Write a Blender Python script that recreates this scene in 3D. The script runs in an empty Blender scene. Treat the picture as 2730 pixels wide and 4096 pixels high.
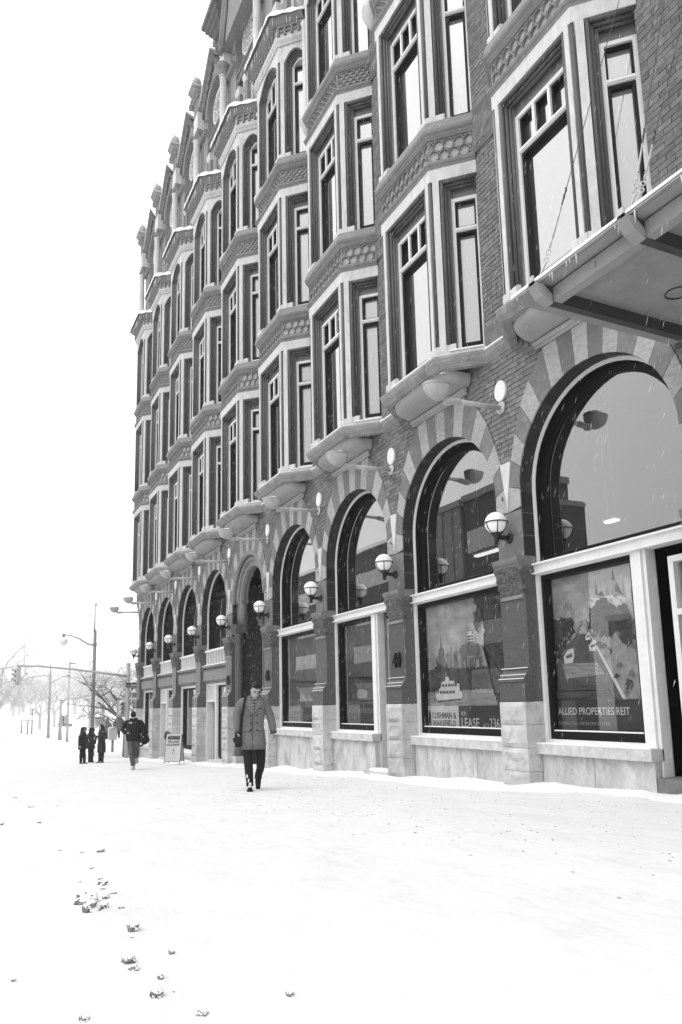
import bpy, bmesh, math, random
from math import sin, cos, pi, radians, sqrt, atan2, hypot
from mathutils import Vector, Matrix, noise as mnoise

random.seed(7)
SC = bpy.context.scene
COL = SC.collection

# ------------------------------------------------------------------ camera
cam = bpy.data.cameras.new('camera')
cam_o = bpy.data.objects.new('camera', cam); COL.objects.link(cam_o)
Rt = (0.4392, 0.89810719, -0.02251313)
Up = (0.15539835, -0.0512648, 0.98652079)
Fw = (-0.88484728, 0.43677844, 0.16207988)
CAM = (8.3376, -6.80128, 1.17)
cam_o.matrix_world = Matrix(((Rt[0], Up[0], -Fw[0], CAM[0]), (Rt[1], Up[1], -Fw[1], CAM[1]),
                             (Rt[2], Up[2], -Fw[2], CAM[2]), (0, 0, 0, 1)))
cam.sensor_fit = 'VERTICAL'; cam.sensor_height = 36.0; cam.sensor_width = 24.0
cam.lens = 3040.0 / 4096 * 36.0
cam.shift_x = 0.0; cam.shift_y = 264.9 / 4096
cam.clip_start = 0.05; cam.clip_end = 3000
SC.camera = cam_o

# ------------------------------------------------------------------ sky, sun, exposure
SUN_EL, SUN_ROT = radians(52), radians(150)
w = bpy.data.worlds.new('World'); SC.world = w; w.use_nodes = True
nt = w.node_tree; nt.nodes.clear()
sky = nt.nodes.new('ShaderNodeTexSky'); sky.sky_type = 'NISHITA'; sky.sun_disc = False
sky.sun_elevation = SUN_EL; sky.sun_rotation = SUN_ROT; sky.air_density = 1.0; sky.dust_density = 6.0
bw = nt.nodes.new('ShaderNodeRGBToBW'); nt.links.new(sky.outputs[0], bw.inputs[0])
bg1 = nt.nodes.new('ShaderNodeBackground'); bg1.inputs[1].default_value = 0.05
nt.links.new(bw.outputs[0], bg1.inputs[0])
bg2 = nt.nodes.new('ShaderNodeBackground'); bg2.inputs[0].default_value = (1, 1, 1, 1); bg2.inputs[1].default_value = 1.42
ad = nt.nodes.new('ShaderNodeAddShader'); out = nt.nodes.new('ShaderNodeOutputWorld')
# an overcast dome brightens steadily from the horizon to the zenith
gn = nt.nodes.new('ShaderNodeNewGeometry'); sx_ = nt.nodes.new('ShaderNodeSeparateXYZ'); mx_ = nt.nodes.new('ShaderNodeMath'); mx_.operation = 'ABSOLUTE'
ma_ = nt.nodes.new('ShaderNodeMath'); ma_.operation = 'MULTIPLY_ADD'; ma_.inputs[1].default_value = 0.75; ma_.inputs[2].default_value = 1.02
nt.links.new(gn.outputs['Incoming'], sx_.inputs[0]); nt.links.new(sx_.outputs['Z'], mx_.inputs[0]); nt.links.new(mx_.outputs[0], ma_.inputs[0]); nt.links.new(ma_.outputs[0], bg2.inputs[1])
nt.links.new(bg1.outputs[0], ad.inputs[0]); nt.links.new(bg2.outputs[0], ad.inputs[1]); nt.links.new(ad.outputs[0], out.inputs[0])
sun = bpy.data.lights.new('sun', 'SUN'); sun.energy = 0.75; sun.angle = radians(25); sun.color = (1, 1, 1)
sun_o = bpy.data.objects.new('sun', sun); COL.objects.link(sun_o)
# the light comes from over the street, a little to the left of the camera
sd = Vector((0.35, 0.62, -0.95)).normalized()
sun_o.rotation_euler = sd.to_track_quat('-Z', 'Y').to_euler()
SC.view_settings.view_transform = 'Standard'; SC.view_settings.look = 'None'
SC.view_settings.exposure = 0.0; SC.view_settings.gamma = 1.0; SC.view_settings.use_curve_mapping = False
SC.render.engine = 'CYCLES'
cy = SC.cycles
cy.use_denoising = True
cy.max_bounces = 8; cy.diffuse_bounces = 3; cy.glossy_bounces = 4; cy.transmission_bounces = 4
cy.transparent_max_bounces = 12; cy.volume_bounces = 3
cy.sample_clamp_indirect = 6.0

# ------------------------------------------------------------------ materials
MATS = {}
def g(v): return (v, v, v, 1)
def mat(name, base, rough=0.7, var=0.0, scale=6.0, bump=0.0, bscale=30.0, spec=0.3, isl=0.0, metal=0.0,
        dirt=0.0, dscale=1.5, stretch=(1, 1, 1), detail=6.0, dirtcol=None, objvar=0.0):
    if name in MATS: return MATS[name]
    m = bpy.data.materials.new(name); m.use_nodes = True; MATS[name] = m
    n = m.node_tree; b = n.nodes['Principled BSDF']
    b.inputs['Roughness'].default_value = rough; b.inputs['Metallic'].default_value = metal
    b.inputs['Specular IOR Level'].default_value = spec
    b.inputs['Base Color'].default_value = g(base)
    L = n.links.new
    cur = None
    tc = n.nodes.new('ShaderNodeNewGeometry')
    mp = n.nodes.new('ShaderNodeMapping'); mp.inputs['Scale'].default_value = stretch
    L(tc.outputs['Position'], mp.inputs[0])
    def mul(sock, lo, hi, fmin=0.3, fmax=0.7):
        nonlocal cur
        mr = n.nodes.new('ShaderNodeMapRange'); mr.inputs[1].default_value = fmin; mr.inputs[2].default_value = fmax
        mr.inputs[3].default_value = lo; mr.inputs[4].default_value = hi
        L(sock, mr.inputs[0])
        if cur is None:
            mm = n.nodes.new('ShaderNodeMath'); mm.operation = 'MULTIPLY'; mm.inputs[0].default_value = base
            L(mr.outputs[0], mm.inputs[1])
        else:
            mm = n.nodes.new('ShaderNodeMath'); mm.operation = 'MULTIPLY'; L(cur, mm.inputs[0]); L(mr.outputs[0], mm.inputs[1])
        cur = mm.outputs[0]
    if var > 0:
        nz = n.nodes.new('ShaderNodeTexNoise'); nz.inputs['Scale'].default_value = scale; nz.inputs['Detail'].default_value = detail
        nz.inputs['Roughness'].default_value = 0.65
        L(mp.outputs[0], nz.inputs['Vector']); mul(nz.outputs[0], 1 - var, 1 + var)
    if dirt > 0:
        nz = n.nodes.new('ShaderNodeTexNoise'); nz.inputs['Scale'].default_value = dscale; nz.inputs['Detail'].default_value = 8
        nz.inputs['Roughness'].default_value = 0.75
        L(mp.outputs[0], nz.inputs['Vector']); mul(nz.outputs[0], 1.0, 1 - dirt, 0.5, 0.72)
    if isl > 0: mul(tc.outputs['Random Per Island'], 1 - isl, 1 + isl, 0, 1)
    if objvar > 0:
        oi = n.nodes.new('ShaderNodeObjectInfo'); mul(oi.outputs['Random'], 1 - objvar, 1 + objvar, 0, 1)
    if cur is not None: L(cur, b.inputs['Base Color'])
    if bump > 0:
        nz = n.nodes.new('ShaderNodeTexNoise'); nz.inputs['Scale'].default_value = bscale; nz.inputs['Detail'].default_value = 5
        L(mp.outputs[0], nz.inputs['Vector'])
        bp = n.nodes.new('ShaderNodeBump'); bp.inputs['Strength'].default_value = bump; bp.inputs['Distance'].default_value = 0.02
        L(nz.outputs[0], bp.inputs['Height']); L(bp.outputs[0], b.inputs['Normal'])
    return m

M_BRICK = mat('brick', 0.172, 0.85, var=0.32, scale=9, bump=0.35, bscale=70, isl=0.22, dirt=0.25, dscale=1.2, objvar=0.12)
M_MORTAR = mat('mortar', 0.09, 0.9, var=0.2, scale=14, bump=0.3, bscale=60)
M_LIGHT = mat('light_sandstone', 0.345, 0.8, var=0.22, scale=9, bump=0.2, bscale=45, dirt=0.15, stretch=(1, 1, 3), objvar=0.07)
M_DARK = mat('red_sandstone', 0.165, 0.8, var=0.22, scale=6, bump=0.2, bscale=45, dirt=0.15, objvar=0.1)
M_TRIM = mat('painted_stone', 0.56, 0.65, var=0.12, scale=11, bump=0.2, bscale=38, dirt=0.28, dscale=3.6, stretch=(1, 1, .35))
M_CORB = mat('corbel_stone', 0.34, 0.65, var=0.1, scale=5, bump=0.1, bscale=30, dirt=0.3, dscale=2.5)
M_MID = mat('terracotta', 0.215, 0.7, var=0.14, scale=8, bump=0.15, bscale=40, dirt=0.2)
M_ROLL = mat('terracotta_roll', 0.078, 0.6, var=0.1, scale=8, bump=0.1, bscale=30, stretch=(1, 1, .3))
M_REVEAL = mat('reveal_stone', 0.20, 0.75, var=0.1, scale=6, bump=0.1, bscale=40)
M_GRANITE = mat('polished_granite', 0.085, 0.28, var=0.75, scale=95, detail=2, spec=0.5, bump=0.05, bscale=90)
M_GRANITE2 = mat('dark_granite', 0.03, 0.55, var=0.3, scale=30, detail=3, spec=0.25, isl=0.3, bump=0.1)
M_CARVE = mat('carved_stone', 0.11, 0.75, var=0.3, scale=12, bump=0.25, bscale=50)
M_ROUGH = mat('rock_faced_limestone', 0.50, 0.85, var=0.3, scale=7, bump=0.5, bscale=28, dirt=0.55, dscale=3.5, objvar=0.06)
M_ROUGHR = mat('rough_brownstone', 0.17, 0.85, var=0.25, scale=6, bump=0.5, bscale=25, dirt=0.3, dscale=3)
M_MARBLE = mat('bulkhead_stone', 0.50, 0.65, var=0.26, scale=5, bump=0.15, bscale=30, dirt=0.5, dscale=2.4, stretch=(1, 1, .6))
M_SILL = mat('sill_stone', 0.54, 0.65, var=0.2, scale=6, bump=0.2, bscale=30, dirt=0.35, dscale=4)
M_WHITE = mat('white_paint', 0.74, 0.45, var=0.04, scale=5, dirt=0.12, dscale=6)
M_BLACK = mat('black_paint', 0.007, 0.5, var=0.2, scale=10, spec=.15)
M_IRON = mat('black_iron', 0.018, 0.4, var=0.2, scale=20)
M_GLOBE = mat('opal_globe', 0.86, 0.15, spec=0.5, var=0.02)
M_FLOOD = mat('grey_enamel', 0.42, 0.5, var=0.12, scale=9, dirt=0.25, dscale=8)
M_STEEL = mat('galvanised_steel', 0.42, 0.4, var=0.15, scale=14, metal=0.4)
M_WIRE = mat('wire', 0.05, 0.4, metal=0.3)
M_CANOPY = mat('canopy_panel', 0.28, 0.55, var=0.06, scale=3, dirt=0.12, dscale=5)
M_CANOPY2 = mat('canopy_beam', 0.05, 0.5, var=0.15, scale=4)  # darker than the panels: shade under the plate put into the colour
M_STUCCO = mat('canopy_soffit', 0.26, 0.8, var=0.14, scale=2.5, bump=0.2, bscale=60, dirt=0.2, dscale=1.1)
M_SNOW = mat('snow', 0.82, 0.75, var=0.02, scale=3, bump=0.25, bscale=12, spec=0.2)
M_ICE = mat('ice', 0.72, 0.15, spec=0.6)
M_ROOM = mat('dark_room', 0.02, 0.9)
M_POLE = mat('weathered_pole', 0.24, 0.6, var=0.15, scale=8)
M_POLEL = mat('pale_pole', 0.42, 0.6, var=0.1, scale=8)
M_SIGNAL = mat('signal_head', 0.6, 0.5)
M_LENS = mat('signal_lens', 0.2, 0.2)
M_SIGN = mat('street_sign', 0.06, 0.5)
M_SIGNW = mat('pale_sign', 0.5, 0.5)
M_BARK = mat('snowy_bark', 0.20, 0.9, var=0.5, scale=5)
M_BARK2 = mat('frosted_hazed_twigs', 0.5, 0.9, var=0.3, scale=3)  # paler than frost alone, the fading of snowy air put into the colour
M_BARK3 = mat('far_hazed_twigs', 0.5, 0.9)  # distance haze painted in as a pale twig colour
M_COAT = mat('tweed_coat', 0.15, 0.9, var=0.35, scale=110, detail=2, bump=0.3, bscale=200)
M_CLOTH = mat('dark_trousers', 0.012, 0.9, var=0.3, scale=20)
M_JACKET = mat('black_jacket', 0.010, 0.75, var=0.3, scale=14)
M_JEANS = mat('washed_jeans', 0.085, 0.9, var=0.4, scale=9)
M_SKIN = mat('skin', 0.38, 0.55, var=0.06, scale=30)
M_HAIR = mat('dark_hair', 0.012, 0.6, bump=0.6, bscale=60)
M_LIP = mat('lips', 0.20, 0.6)
M_SCARF = None
M_BOOTL = mat('pale_boots', 0.42, 0.8, var=0.2, scale=10)
M_FUR = mat('fur_trim', 0.12, 0.95, var=0.6, scale=60, bump=0.8, bscale=90)
M_REFL = mat('reflective_tape', 0.75, 0.3)
M_ACROSS = mat('concrete', 0.20, 0.85, var=0.12, scale=2)
M_ACROSS2 = mat('dark_cladding', 0.06, 0.8, var=0.2, scale=2)
M_TOWER = mat('hazed_tower_concrete', 0.5, 0.9)  # concrete paled to imitate the snowy air in front of it
M_GRIT = mat('gritty_snow', 0.20, 0.9, var=0.5, scale=16, bump=0.8, bscale=40, dirt=0.5, dscale=9)
M_PANEL = mat('parapet_panel_stone', 0.42, .8, var=.2, scale=9, dirt=.3, dscale=5)
M_SHINGLE = mat('slate', 0.07, 0.8, var=0.3, scale=12)
M_TUBE = None

def emission(name, v):
    m = bpy.data.materials.new(name); m.use_nodes = True
    b = m.node_tree.nodes['Principled BSDF']; b.inputs['Emission Color'].default_value = g(1.0); b.inputs['Emission Strength'].default_value = v
    b.inputs['Base Color'].default_value = g(0.8)
    return m
M_TUBE = emission('lit_tube', 3.0)

def glassmat(name, under, refl, power, tint=0.9, transp=False, rough=0.0, wob=0.003):
    """window glass: a dark or pale body (or clear) under a mirror-like coat that strengthens at grazing angles"""
    m = bpy.data.materials.new(name); m.use_nodes = True; n = m.node_tree; n.nodes.clear(); L = n.links.new
    o = n.nodes.new('ShaderNodeOutputMaterial'); mx = n.nodes.new('ShaderNodeMixShader')
    gl = n.nodes.new('ShaderNodeBsdfGlossy'); gl.inputs['Color'].default_value = g(tint); gl.inputs['Roughness'].default_value = rough
    if transp:
        bd = n.nodes.new('ShaderNodeBsdfTransparent'); bd.inputs[0].default_value = g(under)
    else:
        bd = n.nodes.new('ShaderNodeBsdfDiffuse'); bd.inputs[0].default_value = g(under)
    lw = n.nodes.new('ShaderNodeLayerWeight'); lw.inputs[0].default_value = power
    pw = n.nodes.new('ShaderNodeMath'); pw.operation = 'POWER'; pw.inputs[1].default_value = 2.0; lw.inputs[0].default_value = 0.5; L(lw.outputs['Facing'], pw.inputs[0])
    mr = n.nodes.new('ShaderNodeMapRange'); mr.inputs[3].default_value = refl; mr.inputs[4].default_value = 1.0
    L(pw.outputs[0], mr.inputs[0]); L(mr.outputs[0], mx.inputs[0]); L(bd.outputs[0], mx.inputs[1]); L(gl.outputs[0], mx.inputs[2]); L(mx.outputs[0], o.inputs[0])
    if wob > 0:
        nz = n.nodes.new('ShaderNodeTexNoise'); nz.inputs['Scale'].default_value = 1.1; nz.inputs['Detail'].default_value = 1
        gp = n.nodes.new('ShaderNodeNewGeometry'); L(gp.outputs['Position'], nz.inputs['Vector'])
        bp = n.nodes.new('ShaderNodeBump'); bp.inputs['Strength'].default_value = wob; bp.inputs['Distance'].default_value = 0.3
        L(nz.outputs[0], bp.inputs['Height']); L(bp.outputs[0], gl.inputs['Normal'])
    return m
M_PANE = glassmat('coated_glass', 0.04, 0.47, 0.5)
M_PANE_S = glassmat('pale_body_glass', 0.27, 0.2, 0.4)  # paler body than the front panes
M_PANE_D = glassmat('dark_glass', 0.03, 0.22, 0.4)
M_SHOP = glassmat('shop_glass', 0.95, 0.05, 0.40, transp=True)
M_ARCHG = glassmat('arch_glass', 0.42, 0.24, 0.5, transp=True)

# ------------------------------------------------------------------ mesh helpers
class MB:
    def __init__(s): s.v = []; s.f = []; s.T = None
    def p(s, x, y, z):
        if s.T: x, y, z = s.T(x, y, z)
        s.v.append((x, y, z)); return len(s.v) - 1
    def face(s, pts): s.f.append([s.p(*q) for q in pts])
    def box(s, x0, x1, y0, y1, z0, z1, skip=''):
        i = [s.p(x, y, z) for z in (z0, z1) for y in (y0, y1) for x in (x0, x1)]
        F = dict(b=(0, 2, 3, 1), t=(4, 5, 7, 6), f=(0, 1, 5, 4), k=(2, 6, 7, 3), l=(0, 4, 6, 2), r=(1, 3, 7, 5))
        for k, q in F.items():
            if k not in skip: s.f.append([i[a] for a in q])
    def prism(s, poly, d0, d1, axis='y', back=False):
        """poly in (a, b): extruded along axis from d0 (front) to d1"""
        def P(a, b, d):
            return (a, d, b) if axis == 'y' else (a, b, d) if axis == 'z' else (d, a, b)
        n = len(poly)
        A = [s.p(*P(a, b, d0)) for a, b in poly]; B = [s.p(*P(a, b, d1)) for a, b in poly]
        s.f.append(A)
        if back: s.f.append(B[::-1])
        for i in range(n): s.f.append([A[i], B[i], B[(i + 1) % n], A[(i + 1) % n]])
    def rings(s, R, closed=True, cap=True):
        ids = [[s.p(*q) for q in r] for r in R]
        n = len(ids[0])
        for a, b in zip(ids, ids[1:]):
            for i in range(n if closed else n - 1):
                j = (i + 1) % n
                s.f.append([a[i], a[j], b[j], b[i]])
        if cap and closed: s.f.append(ids[0][::-1]); s.f.append(ids[-1])
    def tube(s, pts, rad, n=6, cap=True):
        pts = [Vector(p) for p in pts]
        if not hasattr(rad, '__len__'): rad = [rad] * len(pts)
        R = []; prev = None
        for i, p in enumerate(pts):
            t = (pts[min(i + 1, len(pts) - 1)] - pts[max(i - 1, 0)])
            t = t.normalized() if t.length > 1e-9 else Vector((0, 0, 1))
            if prev is None:
                a = Vector((0, 0, 1)) if abs(t.z) < .9 else Vector((1, 0, 0))
                u = t.cross(a).normalized()
            else:
                u = (prev - t * prev.dot(t))
                u = u.normalized() if u.length > 1e-6 else t.orthogonal().normalized()
            prev = u; v = t.cross(u)
            R.append([tuple(p + (u * cos(2 * pi * k / n) + v * sin(2 * pi * k / n)) * rad[i]) for k in range(n)])
        s.rings(R, cap=cap)
    def lathe(s, prof, n=16, c=(0, 0, 0)):
        s.rings([[(c[0] + r * cos(2 * pi * k / n), c[1] + r * sin(2 * pi * k / n), c[2] + z) for k in range(n)] for r, z in prof])
    def sphere(s, c, r, n=12, m=8, sc=(1, 1, 1), z0=-1, z1=1):
        R = []
        for j in range(m + 1):
            a = math.asin(z0) + (math.asin(z1) - math.asin(z0)) * j / m
            R.append([(c[0] + r * sc[0] * max(cos(a), 1e-3) * cos(2 * pi * k / n), c[1] + r * sc[1] * max(cos(a), 1e-3) * sin(2 * pi * k / n), c[2] + r * sc[2] * sin(a)) for k in range(n)])
        s.rings(R)
    def sweep(s, path, prof, close=True, ends=True):
        """prof (out, z) carried along a plan path with mitred corners; out is to the right of the path"""
        R = []
        n = len(path)
        for i, (x, y) in enumerate(path):
            nn = []
            for a, b in ((i - 1, i), (i, i + 1)):
                if 0 <= a and b < n:
                    dx, dy = path[b][0] - path[a][0], path[b][1] - path[a][1]; l = hypot(dx, dy); nn.append((dy / l, -dx / l))
            if len(nn) == 2:
                mx, my = nn[0][0] + nn[1][0], nn[0][1] + nn[1][1]; k = 2 / (mx * mx + my * my); mx *= k; my *= k
            else: mx, my = nn[0]
            R.append([(x + mx * o, y + my * o, z) for o, z in prof])
        s.rings(R, closed=close, cap=ends and close)
    def ribbon(s, pts, wd, d0, d1):
        """flat rib in the (a, z) plane: front at depth d0, back at d1"""
        L = []; n = len(pts)
        for i in range(n):
            a = pts[max(i - 1, 0)]; b = pts[min(i + 1, n - 1)]
            dx, dz = b[0] - a[0], b[1] - a[1]; l = hypot(dx, dz) or 1
            nx, nz = -dz / l * wd / 2, dx / l * wd / 2
            x, z = pts[i]
            L.append([s.p(x + nx, d0, z + nz), s.p(x - nx, d0, z - nz), s.p(x + nx, d1, z + nz), s.p(x - nx, d1, z - nz)])
        for a, b in zip(L, L[1:]):
            s.f += [[a[0], a[1], b[1], b[0]], [a[2], a[0], b[0], b[2]], [a[1], a[3], b[3], b[1]]]
    def mesh(s, name, smooth=False):
        me = bpy.data.meshes.new(name); me.from_pydata(s.v, [], s.f); me.validate(verbose=False); me.update()
        if smooth: me.polygons.foreach_set('use_smooth', [True] * len(me.polygons))
        return me
    def build(s, name, m, parent=None, smooth=False, loc=(0, 0, 0), rot=0):
        return place(name, s.mesh(name, smooth), m, parent, loc, rot)

def place(name, me, m, parent=None, loc=(0, 0, 0), rot=0):
    if m is not None and len(me.materials) == 0: me.materials.append(m)
    o = bpy.data.objects.new(name, me); COL.objects.link(o)
    o.location = loc; o.rotation_euler = (0, 0, rot)
    if parent: o.parent = parent
    return o
def empty(name, loc=(0, 0, 0), rot=0):
    o = bpy.data.objects.new(name, None); COL.objects.link(o); o.location = loc; o.rotation_euler = (0, 0, rot); o.empty_display_size = .1
    return o
def tag(o, label=None, cat=None, group=None, kind=None):
    if label: o['label'] = label
    if cat: o['category'] = cat
    if group: o['group'] = group
    if kind: o['kind'] = kind
    return o
def copy_tree(o, parent=None):
    c = o.copy(); COL.objects.link(c)
    if parent: c.parent = parent
    for ch in list(o.children): copy_tree(ch, c)
    return c
def auto_smooth(o):
    return o
def nz3(x, y, z=0.0): return mnoise.noise(Vector((x, y, z)))
def text_mesh(txt, size, width=None, bold=0.0, ext=0.001):
    cu = bpy.data.curves.new('lettering', 'FONT'); cu.body = txt; cu.size = size; cu.extrude = ext; cu.offset = bold; cu.resolution_u = 3
    o = bpy.data.objects.new('lettering', cu); COL.objects.link(o)
    me = bpy.data.meshes.new_from_object(o.evaluated_get(bpy.context.evaluated_depsgraph_get()))
    bpy.data.objects.remove(o)
    xs = [v.co.x for v in me.vertices]; x0 = min(xs); k = 1.0
    if width: k = width / (max(xs) - x0)
    for v in me.vertices: x, y, z = v.co; v.co = ((x - x0) * k, -z, y)   # stands in the XZ plane, reads from -Y
    return me

# ------------------------------------------------------------------ the ground: one sheet of snow to the horizon
def gz(X, Y=0):
    z = 0.0387 * X
    if X < -25:
        t = min(1.0, (-25 - X) / 8.0); flat = -1.06
        z = z * (1 - t) + flat * t if X > -33 else flat
    if X > 12: z = 0.0387 * 12
    return z
def gbump(X, Y):
    if X < -60 or X > 30 or Y < -25: return 0.0
    b = 0.03 * nz3(X * .35, Y * .5) + 0.012 * nz3(X * 1.3, Y * 1.7, 3.1)
    near = max(0.0, 1 - hypot(X - 6, Y + 5) / 14)
    b += near * 0.004 * nz3(X * 3.5, Y * 4.5, 8)
    # the trodden strip along the building: many small scuffs drawn out along the way people walk
    walk = max(0.0, 1 - abs(Y + 2.3) / 2.1)
    b += walk * near * (0.016 * abs(nz3(X * 2.2, Y * 6.0, 5)) + 0.006 * max(0, nz3(X * 6, Y * 11, 2)))
    # ridge thrown up along the kerb
    b += 0.015 * math.exp(-((Y + 6.15) / .35) ** 2) * (0.5 + 0.5 * nz3(X * .9, 2.2)) * (1 if X < 7 else 0)
    return b
def lines(stops):
    o = []
    for a, b, st in stops:
        k = max(1, int(round((b - a) / st)))
        o += [a + (b - a) * i / k for i in range(k)]
    o.append(stops[-1][1]); return o
gx = lines([(-1500, -300, 150), (-300, -80, 20), (-80, -30, 3.0), (-30, -12, .5), (-12, -2, .16), (-2, 8.5, .055), (8.5, 14, .4), (14, 60, 6)])
gy = lines([(-900, -100, 100), (-100, -20, 8), (-20, -9, .8), (-9, -.02, .07), (-.02, .5, .26), (.5, 14, 3), (14, 100, 10), (100, 900, 100)])
gb = MB()
for y in gy:
    for x in gx:
        z = gz(x, y) + gbump(x, y)
        if -26 < x < 8 and y > -0.5: z += max(0, .05 * (y + .5) * 2) * (0.5 + .5 * nz3(x * 1.7, 4)) if y < .3 else -.3
        gb.v.append((x, y, z))
nx = len(gx)
gb.f = [[j * nx + i, j * nx + i + 1, (j + 1) * nx + i + 1, (j + 1) * nx + i] for j in range(len(gy) - 1) for i in range(nx - 1)]
M_GROUND = mat('ground_snow', 0.705, 0.85, var=0.03, scale=1.6, bump=0.5, bscale=11, spec=0.1, stretch=(.5, 1, 1), dirt=.12, dscale=4)
tag(gb.build('snowy_ground', M_GROUND, smooth=True), kind='structure')

# ------------------------------------------------------------------ the corner building
S = 3.2
BLD = empty('corner_building', (-11, 0, -.6))
tag(BLD, 'long brick and stone commercial block with bay windows over round shop arches', 'building')
def bpart(name, mb_or_mesh, m, parent=None, loc=(0, 0, 0), smooth=False):
    """a part of the building: loc is given in world metres"""
    me = mb_or_mesh.mesh(name, smooth) if isinstance(mb_or_mesh, MB) else mb_or_mesh
    if parent is None or parent is BLD:
        return place(name, me, m, BLD, (loc[0] + 11, loc[1], loc[2] + .6))
    return place(name, me, m, parent, loc)
def bnode(name, me, m, X): return bpart(name, me, m, BLD, (X, 0, 0))
BAYS = list(range(-2, 8))
PIERS = list(range(-2, 9))
def XC(i): return -S * i - 1.6
AR, AZ = 1.33, 4.03          # arch radius and springing height

# ---- walls
mb = MB()
for i in BAYS:
    c = XC(i)
    R = 1.33
    pts = [(c + R * cos(a), AZ + R * sin(a)) for a in [pi * k / 24 for k in range(25)]]
    for (x0, z0), (x1, z1) in zip(pts, pts[1:]):
        mb.face([(x1, .012, z1), (x0, .012, z0), (x0, .012, 6.45), (x1, .012, 6.45)])
for i in PIERS:
    c = -S * i
    x0, x1 = c - .27, c + .27
    mb.box(c - .26, c + .26, .012, .45, -1.4, 3.2); mb.box(x0, x1, .012, .45, 3.77, 6.45)
    mb.box(c - .34, c + .34, .012, .5, 6.45, 22.0)
mb.box(XC(7) - 1.9, XC(-2) + 1.6, .5, .7, 17.8, 22.2)
mb.box(-26.0, -25.6, .3, 14, -1.4, 22)            # end wall on the side street
mb.box(XC(-2) + 1.3, 12, .012, 14, -.5, 22.0)     # wall carrying on towards the viewer's right
bpart('wall', mb, M_MORTAR)
mb = MB(); mb.prism([(.75, 22.2), (13.8, 22.2), (9, 25.2), (4, 25.2)], -26, 12, axis='x', back=True)
bpart('roof', mb, M_SHINGLE)
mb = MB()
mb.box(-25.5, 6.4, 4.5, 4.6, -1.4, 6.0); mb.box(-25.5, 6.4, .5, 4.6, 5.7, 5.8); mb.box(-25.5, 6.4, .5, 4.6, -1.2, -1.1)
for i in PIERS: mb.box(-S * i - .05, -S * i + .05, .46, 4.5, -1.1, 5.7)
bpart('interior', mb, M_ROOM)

# ---- bricks. The 300 that show largest are objects, the rest one mesh
BRICKH, BRICKL = 0.078, 0.235
VO_OUT = [(-.001, 5.88), (.14, 5.88), (.42, 5.88), (.70, 5.86), (1.01, 5.54), (1.22, 5.23), (1.37, 4.87), (1.49, 4.51), (1.56, 4.14), (1.6, 3.77)]
def vo_outer_x(z):
    """distance of the voussoir outline from the bay's centre line at height z"""
    for (u0, z0), (u1, z1) in zip(VO_OUT[3:], VO_OUT[4:]):
        if z0 >= z >= z1: return u0 + (u1 - u0) * (z0 - z) / (z0 - z1)
    return .70 if z > 5.86 else 1.6
near_bricks, far = [], MB()
rb = random.Random(3)
def brick_row(xa, xb, z, y, odd, store):
    x = xa - (BRICKL / 2 if odd else 0)
    while x < xb - .01:
        a, b = max(xa, x), min(xb, x + BRICKL)
        if b - a > .03: store(a + .004, b - .004, z + .004, z + BRICKH - .004, y)
        x += BRICKL
def far_store(a, b, z0, z1, y):
    d = rb.uniform(0, .006)
    far.box(a, b, y - d, y + .03, z0, z1, skip='k')
def near_store(a, b, z0, z1, y): near_bricks.append((a, b, z0, z1, y - rb.uniform(0, .007)))
for i in PIERS:
    c = -S * i
    z = 4.52; k = 0
    while z < 6.2:                         # spandrels between the arches
        h = 1.6 - vo_outer_x(z + .04)
        if h > .04:
            brick_row(c - h + (.0 if i > -3 else 0), c + h, z, 0.0, k % 2, near_store if i in (0, ) else far_store)
        z += BRICKH; k += 1
    z = 6.5; k = 0
    while z < 17.9:                        # narrow brick piers between the bay windows
        # rough stones are let in beside each parapet band
        if not any(abs(z - q) < .42 for q in (10.05, 14.02)):
            brick_row(c - .335, c + .335, z, -.004, k % 2, near_store if (i == 0 and z < 11.2) else far_store)
        z += BRICKH; k += 1
z = 6.5; k = 0
near_bricks.sort(key=lambda q: -q[2] * 0 + q[2])
while len(near_bricks) > 300: far.box(near_bricks[-1][0], near_bricks[-1][1], near_bricks[-1][4], near_bricks[-1][4] + .03, near_bricks[-1][2], near_bricks[-1][3], skip='k'); near_bricks.pop()
brick_meshes = {}
for a, b, z0, z1, y in near_bricks:
    key = round(b - a, 2)
    if key not in brick_meshes:
        q = MB(); h = (b - a) / 2; e = .005
        q.rings([[(-h, .03, -BRICKH / 2 + .004), (h, .03, -BRICKH / 2 + .004), (h, .03, BRICKH / 2 - .004), (-h, .03, BRICKH / 2 - .004)],
                 [(-h, e, -BRICKH / 2 + .004), (h, e, -BRICKH / 2 + .004), (h, e, BRICKH / 2 - .004), (-h, e, BRICKH / 2 - .004)],
                 [(-h + e, 0, -BRICKH / 2 + .004 + e), (h - e, 0, -BRICKH / 2 + .004 + e), (h - e, 0, BRICKH / 2 - .004 - e), (-h + e, 0, BRICKH / 2 - .004 - e)]], cap=False)
        q.f.append([8, 9, 10, 11]); brick_meshes[key] = q.mesh('brick')
    bpart('brick', brick_meshes[key], M_BRICK, BLD, ((a + b) / 2, y, (z0 + z1) / 2))
far_b = bpart('brickwork', far, M_BRICK); far_b['kind'] = 'stuff'

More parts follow.
